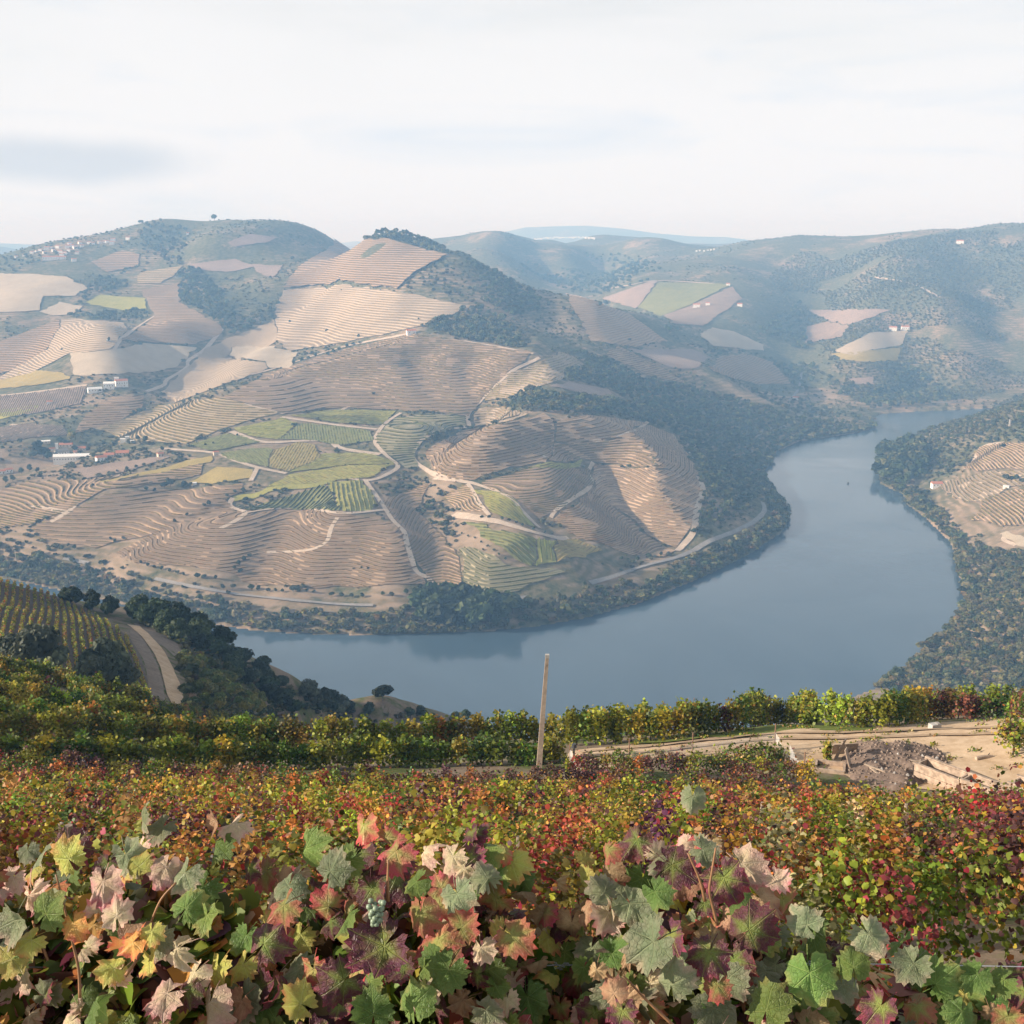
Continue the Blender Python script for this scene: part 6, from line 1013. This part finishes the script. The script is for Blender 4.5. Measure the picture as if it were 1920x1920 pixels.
# ------------------------------------------------------------------ the vines right in front of the camera
def leaf_outline(n, r, deep=.30):
    a = np.linspace(-math.pi / 2 + .22, 1.5 * math.pi - .22, n); lob = np.zeros(n)
    for c, w, h in ((90, 34, 1.0), (35, 31, .92), (145, 31, .92), (-22, 34, .82), (202, 34, .82), (-58, 24, .66), (238, 24, .66)): lob = np.maximum(lob, h * np.exp(-((np.degrees(a) - c) / (w * 1.25)) ** 4))
    rad = .52 * ((1 - deep) * np.maximum(lob, .84) + deep * lob) * (1 + .06 * r.normal(size=n)); rad *= 1 + .075 * np.where(np.arange(n) % 2, 1, -1); return a, rad
def leaf_mesh(seed, crumple=0.0):
    r = np.random.default_rng(seed); n = 35; a, rad = leaf_outline(n, r, (.06 + .20 * r.random())); V = [(0, -.06, 0)]; 
    for f in (.36, .72, 1.0): V += [(math.cos(t) * q * f, math.sin(t) * q * f - .06 * (1 - f), 0) for t, q in zip(a, rad)]
    V = np.array(V); F = [(0, 1 + i, 2 + i, 2 + i) for i in range(n - 1)]; T = [(0, 1 + i, 2 + i) for i in range(n - 1)]
    for k in range(2):
        o, p = 1 + k * n, 1 + (k + 1) * n
        for i in range(n - 1): T += [(o + i, p + i, p + i + 1), (o + i, p + i + 1, o + i + 1)]
    x, y = V[:, 0], V[:, 1]; cup, fold, ph = r.uniform(-.9, 1.0), r.uniform(-.3, .8), r.uniform(0, 6); rr = np.hypot(x, y); th = np.arctan2(y, x)
    z = -cup * rr ** 2 - fold * np.abs(x) * .7 + .30 * rr ** 1.5 * np.sin(th * 3 + ph) + (.05 + .12 * crumple) * rr * np.sin(th * 7 + ph * 2) + .10 * (vnoise(x * 6 + seed, y * 6) + .5) * (rr > .05) + crumple * .45 * rr * vnoise(x * 4 + seed * 3, y * 4)
    if crumple: y = y * (1 - .35 * crumple); x = x * (1 - .25 * crumple * (rr > .2))
    V = np.c_[x, y, z]; b = len(V); w = .009; P = [(0, -.06, 0), (.02, -.25, -.06), (.0, -.5, -.2)]
    pv = []; 
    for q in P: pv += [(q[0] - w, q[1], q[2]), (q[0] + w, q[1], q[2]), (q[0], q[1], q[2] - 2 * w)]
    V = np.vstack([V, pv]); 
    for k in range(2):
        for i in range(3): j = (i + 1) % 3; T += [(b + k * 3 + i, b + k * 3 + j, b + k * 3 + 3 + j), (b + k * 3 + i, b + k * 3 + 3 + j, b + k * 3 + 3 + i)]
    me = np_mesh('leaf', V, np.array(T), smooth=True); return me
def leaf_mat(name, inner, outer, vein, rim, edge=(.26, .46), rough=.42, trans=.38):
    m = NM(name, rough, .22); p = m.obj(); oi = m.n('ShaderNodeObjectInfo'); rnd = oi.outputs['Random']; x, y = m.xyz(p, 0), m.math('ADD', m.xyz(p, 1), .06)
    sh = m.n('ShaderNodeVectorMath', operation='ADD'); m.l(p, sh.inputs[0]); cb = m.n('ShaderNodeCombineXYZ'); m.l(m.math('MULTIPLY', rnd, 37.0), cb.inputs[0]); m.l(m.math('MULTIPLY', rnd, 91.0), cb.inputs[2]); m.l(cb.outputs[0], sh.inputs[1]); q = sh.outputs[0]
    vd = None
    for ang in (90, 36, 144, -20, 200):
        c, s = math.cos(R(ang)), math.sin(R(ang)); d = m.math('ABSOLUTE', m.math('SUBTRACT', m.math('MULTIPLY', x, s), m.math('MULTIPLY', y, c))); t = m.math('ADD', m.math('MULTIPLY', x, c), m.math('MULTIPLY', y, s)); d = m.math('ADD', d, m.math('MULTIPLY', m.math('LESS_THAN', t, 0), 9)); vd = d if vd is None else m.math('MINIMUM', vd, d)
    wv = m.n('ShaderNodeTexVoronoi', feature='DISTANCE_TO_EDGE'); wv.inputs['Scale'].default_value = 8.5; m.l(q, wv.inputs['Vector']); net = m.rng(wv.outputs['Distance'], .0, .07, 1, 0)
    ve = m.rng(vd, .003, .014, 1, 0); n1 = m.noise(q, 3.2, 5, .6, .4); n2 = m.noise(q, 14, 4, .6); rad = m.math('SQRT', m.math('ADD', m.math('MULTIPLY', x, x), m.math('MULTIPLY', y, y)))
    near = m.rng(vd, .02, .12, -.10, .06); t = m.math('ADD', m.math('ADD', rad, near), m.math('MULTIPLY', m.math('SUBTRACT', n1, .5), .55)); c = m.mix(m.rng(t, edge[0] - .08, edge[1]), inner, outer); c = m.mix(m.rng(m.math('ADD', t, m.math('MULTIPLY', m.math('SUBTRACT', rnd, .5), .12)), .44, .60), c, rim)
    n4 = m.noise(q, 7, 4, .65, .5); c = m.mix(m.math('MULTIPLY', m.rng(n4, .50, .66), .5), c, [a * .45 + b * .35 for a, b in zip(inner, rim)]); c = m.mix(m.math('MULTIPLY', m.rng(n2, .58, .72), .35), c, [k * .35 for k in outer]); c = m.mix(m.math('MULTIPLY', m.math('MAXIMUM', ve, m.math('MULTIPLY', net, .3)), .55), c, vein)
    h = m.n('ShaderNodeHueSaturation'); m.l(c, h.inputs['Color']); m.l(m.rng(rnd, 0, 1, .7, 1.3), h.inputs['Value']); m.l(m.rng(m.math('FRACT', m.math('MULTIPLY', rnd, 13.7)), 0, 1, .48, .52), h.inputs['Hue']); m.base(h.outputs[0])
    m.bump(m.math('SUBTRACT', m.math('MULTIPLY', n2, .5), m.math('ADD', ve, m.math('MULTIPLY', net, .5))), .5, .03)
    tr = m.n('ShaderNodeBsdfTranslucent'); m.l(h.outputs[0], tr.inputs[0]); mx = m.n('ShaderNodeMixShader'); mx.inputs[0].default_value = trans * (.55 if 'purple' in name else 1); m.l(m.b.outputs[0], mx.inputs[1]); m.l(tr.outputs[0], mx.inputs[2]); m.l(mx.outputs[0], m.out.inputs[0]); return m.m
LM = {'green': leaf_mat('green_leaf', (0.130, 0.202, 0.046), (0.169, 0.234, 0.065), (0.286, 0.351, 0.111), (0.260, 0.247, 0.072)), 'grey': leaf_mat('grey_green_leaf', (0.208, 0.240, 0.124), (0.273, 0.273, 0.163), (0.351, 0.364, 0.195), (0.442, 0.325, 0.221)), 'pink': leaf_mat('faded_pink_leaf', (0.598, 0.468, 0.286), (0.715, 0.448, 0.358), (0.720, 0.572, 0.429), (0.598, 0.195, 0.182), (.2, .5)),
      'purple': leaf_mat('purple_leaf', (.15, .185, .045), (.105, .032, .045), (.22, .235, .06), (.22, .035, .055), (.10, .30)), 'red': leaf_mat('red_edged_leaf', (0.338, 0.325, 0.098), (0.468, 0.130, 0.098), (0.442, 0.364, 0.143), (0.546, 0.065, 0.078), (.12, .40)), 'brown': leaf_mat('dry_brown_leaf', (0.442, 0.286, 0.156), (0.351, 0.182, 0.098), (0.520, 0.351, 0.208), (0.260, 0.117, 0.078), (.2, .5), .6), 'yellow': leaf_mat('yellow_leaf', (0.442, 0.429, 0.098), (0.494, 0.390, 0.111), (0.546, 0.520, 0.208), (0.546, 0.221, 0.091)), 'orange': leaf_mat('orange_leaf', (0.585, 0.286, 0.091), (0.650, 0.195, 0.078), (0.650, 0.416, 0.182), (0.468, 0.078, 0.065))}
LEAF = [leaf_mesh(300 + i) for i in range(9)]; DRY = [leaf_mesh(330 + i, 1.0) for i in range(4)]
for me in LEAF + DRY: me.materials.append(LM['green'])
TOPU = [-200, 0, 60, 100, 150, 210, 260, 330, 380, 420, 470, 520, 580, 640, 700, 760, 820, 870, 930, 990, 1040, 1080, 1120, 1180, 1240, 1290, 1330, 1400, 1450, 1490, 1540, 1620, 1700, 1780, 1850, 1920, 2100]
TOPV = [1688, 1683, 1668, 1628, 1618, 1638, 1628, 1648, 1678, 1718, 1693, 1673, 1658, 1633, 1628, 1613, 1628, 1628, 1668, 1718, 1768, 1798, 1718, 1688, 1653, 1618, 1608, 1613, 1638, 1708, 1743, 1768, 1803, 1828, 1843, 1848, 1858]
YR = 2.45; tx = (np.array(TOPU) - 960) / FPX / cP * YR; tz = np.array([YR * (-sP + (960 - v) / FPX * cP) / (cP + (960 - v) / FPX * sP) for v in TOPV])
def top_z(x): return float(np.interp(x, tx, tz))
VINES = [(-2.7, -1.35, 'grapevine', 'grapevine at the left end of the front row, mostly beyond the picture edge', {'green': 1, 'grey': .8, 'pink': .5, 'red': .3, 'yellow': .5}),
         (1.4, 2.8, 'grapevine', 'grapevine at the right end of the front row, mostly beyond the picture edge', {'green': 1.4, 'grey': .7, 'yellow': .4, 'purple': .3}),
         (-1.35, -.62, 'grapevine', 'grapevine with faded pink and grey green leaves at the left of the front row', {'green': 1.1, 'grey': 1.0, 'pink': 1.3, 'orange': .45, 'red': .3, 'yellow': .5, 'brown': .25, 'purple': .15}),
         (-.62, -.02, 'grapevine', 'grapevine with big purple and green veined leaves in the front row, left of the middle', {'green': .9, 'grey': .35, 'purple': 1.4, 'red': .6, 'yellow': .35, 'pink': .5, 'brown': .2}),
         (-.02, .22, 'grapevine', 'low gap filling grapevine with dry brown leaves in the middle of the front row', {'green': .8, 'brown': .9, 'red': .4, 'purple': .4, 'yellow': .4, 'pink': .3}),
         (.22, .68, 'grapevine', 'grapevine with tall pink tipped shoots in the front row, right of the middle', {'grey': 1.0, 'purple': .9, 'pink': 1.0, 'green': .8, 'red': .35, 'brown': .3}),
         (.68, 1.4, 'grapevine', 'low grapevine with mostly green leaves at the right of the front row', {'green': 1.6, 'grey': .7, 'yellow': .35, 'red': .25, 'purple': .3, 'brown': .2})]
cane_m = plain('cane_bark', (.24, .12, .055), .55, .4, 20, .3); r = np.random.default_rng(99); VO = []
def put_leaf(vine, p, nr, size, kind, up=None):
    dry = kind in ('brown', 'pink') and r.random() < .45; me = (DRY if dry else LEAF)[int(r.integers(4 if dry else 9))]; o = bpy.data.objects.new('leaf', me); col.objects.link(o); o.parent = vine; o.material_slots[0].link = 'OBJECT'; o.material_slots[0].material = LM[kind]
    n = Vector(nr).normalized(); y = Vector(up) if up is not None else Vector((r.normal() * .7, -.45, -.55 + r.normal() * .6)); y = (y - n * y.dot(n)).normalized(); x = y.cross(n)
    from mathutils import Matrix
    o.matrix_local = Matrix.Translation(Vector(p) - vine.location) @ Matrix((x, y, n)).transposed().to_4x4() @ Matrix.Diagonal((size, size, size, 1))
for k, (x0, x1, nm, lab, wt) in enumerate(VINES):
    xc = (x0 + x1) / 2; zg = float(NT.z(xc, YR + .1)); e = empty(nm, (xc, YR + .1, zg)); tag(e, lab, 'grapevine', 'vines in the front row'); VO.append(e); zt = top_z(xc) - (zg - CAMZ) 
    zt = CAMZ + top_z(xc) - zg
    MB().tube([(0, 0, -.1), (.03, .02, zt * .35), (-.02, 0, zt * .7)], [.035, .03, .022], 8).build('trunk', MAT['bark'], e, smooth=True)
    for i in range(3): s = (i - 1) * .3; MB().tube([(-.02, 0, zt * .65), (s * .6, .1, zt * .72), (s * (x1 - x0) * 1.2, .2, zt * .78)], [.006, .0045, .003], 6).build('cane', cane_m, e, smooth=True)
    ks = list(wt); pw = np.array([wt[q] for q in ks]); pw /= pw.sum(); nl = min(298, int(640 * (x1 - x0) * (1.05 if k != 2 else 1.2)))
    for i in range(nl):
        x = r.uniform(x0 - .06, x1 + .06); s = r.random() ** .85; y = 2.85 - 1.05 * s; z = CAMZ + top_z(x) - .62 * s ** 1.25 - .06 - .20 * r.random() ** 1.4 + (.08 * r.random() if r.random() < .10 else 0)
        kind = ks[int(r.choice(len(ks), p=pw))]; put_leaf(e, (x, y - .03, z), (r.normal() * .6 - .5, -.75 + r.normal() * .5, .75 + r.normal() * .4), r.uniform(.06, .118), kind)
    n = int(5500 * (x1 - x0)); xs = r.uniform(x0, x1, n); s = r.random(n); ys = 2.8 - .95 * s; zs = CAMZ + np.interp(xs, tx, tz) - .62 * s ** 1.25 - .23 - .26 * r.random(n); c = np.c_[xs - xc, ys - YR - .1, zs - zg]
    tag(link('inner_foliage', leaves('inner_foliage', c, np.array([-.2, -.4, .9]) + .7 * r.normal(size=(n, 3)), .062 * r.uniform(.6, 1.3, n), pick({'g': 1.2, 'dg': .7, 'yg': .7, 'b': .6, 'p': .35, 't': .5, 'o': .25, 'r': .15}, n, r), LOBED, r), MAT['vine'], e), kind='stuff')
def vine_at(x): 
    for e, q in zip(VO, VINES):
        if q[0] <= x < q[1]: return e
    return VO[0] if x < 0 else VO[1]
def at_y(u, v, y): a, b, c = ray(u, v); t = y / b; return Vector((a * t, y, CAMZ + c * t))
# leaves that stand out in the front row: photo place, size in photo pixels, colour
HERO = [(132, 1578, 82, 'purple'), (128, 1596, 78, 'yellow'), (200, 1612, 50, 'purple'), (240, 1595, 78, 'grey'), (262, 1612, 60, 'yellow'), (196, 1648, 80, 'pink'), (310, 1620, 74, 'pink'), (345, 1630, 78, 'grey'), (220, 1705, 66, 'pink'), (62, 1670, 95, 'pink'), (90, 1700, 78, 'green'), (30, 1720, 90, 'grey'), (352, 1690, 72, 'green'), (390, 1710, 66, 'green'), (330, 1770, 92, 'pink'), (20, 1790, 70, 'yellow'), (56, 1755, 60, 'yellow'), (250, 1760, 60, 'orange'), (140, 1725, 60, 'orange'), (285, 1740, 55, 'yellow'),
        (625, 1620, 84, 'grey'), (655, 1605, 60, 'green'), (530, 1690, 84, 'red'), (500, 1755, 96, 'purple'), (740, 1590, 92, 'red'), (850, 1600, 70, 'pink'), (870, 1620, 60, 'pink'), (780, 1645, 64, 'green'), (860, 1670, 82, 'grey'), (912, 1635, 66, 'grey'), (700, 1660, 80, 'purple'), (715, 1770, 132, 'purple'), (640, 1830, 104, 'purple'), (790, 1705, 80, 'red'), (870, 1725, 84, 'red'), (905, 1770, 82, 'pink'), (965, 1750, 88, 'red'), (700, 1885, 92, 'green'), (775, 1870, 90, 'green'), (840, 1810, 90, 'green'), (560, 1870, 80, 'yellow'),
        (1265, 1615, 92, 'purple'), (1320, 1585, 66, 'grey'), (1395, 1615, 96, 'pink'), (1360, 1640, 98, 'purple'), (1455, 1640, 62, 'pink'), (1285, 1570, 40, 'pink'), (1130, 1660, 66, 'grey'), (1230, 1665, 70, 'green'), (1225, 1760, 118, 'grey'), (1260, 1830, 90, 'grey'), (1410, 1730, 104, 'purple'), (1330, 1780, 92, 'purple'), (1345, 1840, 62, 'red'), (1510, 1720, 76, 'grey'), (1520, 1820, 108, 'green'), (1630, 1745, 80, 'grey'), (1600, 1800, 70, 'green'), (1710, 1800, 78, 'grey'), (1760, 1830, 84, 'green'), (1830, 1820, 66, 'green'), (1880, 1830, 60, 'green'), (1150, 1850, 62, 'brown'), (1120, 1810, 58, 'brown'), (1890, 1900, 62, 'red'), (1440, 1880, 100, 'green'), (1650, 1880, 80, 'purple'), (1800, 1890, 70, 'green')]
for u, v, s, kind in HERO:
    v += 10
    y = 1.98 - .10 * max(0, (v - 1700) / 220) + .25 * max(0, (1700 - v) / 150); p = at_y(u, v, y); sl = p - Vector((0, 0, CAMZ)); put_leaf(vine_at(p.x), p, (r.normal() * .35 - .25, -.85 + r.normal() * .25, .6 + r.normal() * .25), s * .92 * sl.length / FPX, kind, (r.normal() * .6, .1, .9 * r.choice([-1, -1, 1])))
for pl in ([(105, 1640), (118, 1690), (133, 1755), (147, 1815), (150, 1870)], [(330, 1655), (303, 1685), (285, 1725), (262, 1790), (235, 1830)], [(1342, 1590), (1334, 1640), (1330, 1672), (1338, 1705), (1345, 1735)], [(1290, 1600), (1312, 1650), (1322, 1690)], [(1170, 1830), (1215, 1878), (1265, 1925)], [(1610, 1800), (1660, 1825), (1735, 1834)], [(728, 1612), (727, 1650), (728, 1690)]):
    q = catmull(pl, 4); P = [at_y(u, v, 2.02 - .0002 * (v - 1700)) for u, v in q]; e = vine_at(P[len(P) // 2].x); MB().tube([tuple(p - e.location) for p in P], list(np.linspace(.0018, .0034, len(P))), 6).build('cane', cane_m, e, smooth=True)
# a bunch of unripe grapes
g = MB(); gp = at_y(705, 1690, 1.97); e = vine_at(gp.x); bm = bmesh.new()
for i in range(26):
    a = i * 2.4; t = i / 26; from mathutils import Matrix
    q = gp - e.location + Vector((math.cos(a) * .014 * (1 - t * .6), math.sin(a) * .014 * (1 - t * .6) - .005, -.045 * t)); bmesh.ops.create_icosphere(bm, subdivisions=1, radius=.0062, matrix=Matrix.Translation(q))
me = bpy.data.meshes.new('grape_bunch'); bm.to_mesh(me); bm.free(); [setattr(p, 'use_smooth', True) for p in me.polygons]; link('grape_bunch', me, plain('grape_skin', (.20, .25, .16), .45, .15, 60, .4), e)
# trellis wires with twisted ties
wm_ = plain('galvanised_wire', (.30, .30, .31), .4, .2, 30, .6)
for v0, lab in ((1792, 'thin trellis wire running through the front vines'),):
    P = [at_y(u, v0 + 20 + 6 * math.sin(u / 300), 2.68) for u in range(-120, 2080, 100)]; o0 = P[0].copy(); e = empty('trellis_wire', o0); tag(e, lab, 'wire'); MB().tube([tuple(p - o0) for p in P], .0014, 5).build('wire', wm_, e)
    for u in (330, 1050, 1510) if v0 < 1800 else (1060, 700): 
        c = at_y(u, v0 + 20 + 6 * math.sin(u / 300), 2.68) - o0; MB().tube([tuple(c + Vector((-.02 + .04 * t + .006 * math.sin(t * 40), .006 * math.cos(t * 40) - .004, .008 * math.sin(t * 9)))) for t in np.linspace(0, 1, 24)], .0012, 4).build('wire_tie', wm_, e)
# ------------------------------------------------------------------ the valley's haze
m_ = bpy.data.materials.new('haze'); m_.use_nodes = True; t_ = m_.node_tree; t_.nodes.clear(); o_ = t_.nodes.new('ShaderNodeOutputMaterial'); p_ = t_.nodes.new('ShaderNodeVolumePrincipled')
p_.inputs['Color'].default_value = (.31, .60, 1, 1); p_.inputs['Absorption Color'].default_value = (.80, .66, .94, 1); p_.inputs['Density'].default_value = 2.35e-4; p_.inputs['Anisotropy'].default_value = 0
t_.links.new(p_.outputs[0], o_.inputs['Volume'])
tag(MB().box((0, 6500, 202), (24000, 16000, 430)).build('haze', m_), 'pale blue haze filling the valley air', kind='stuff')
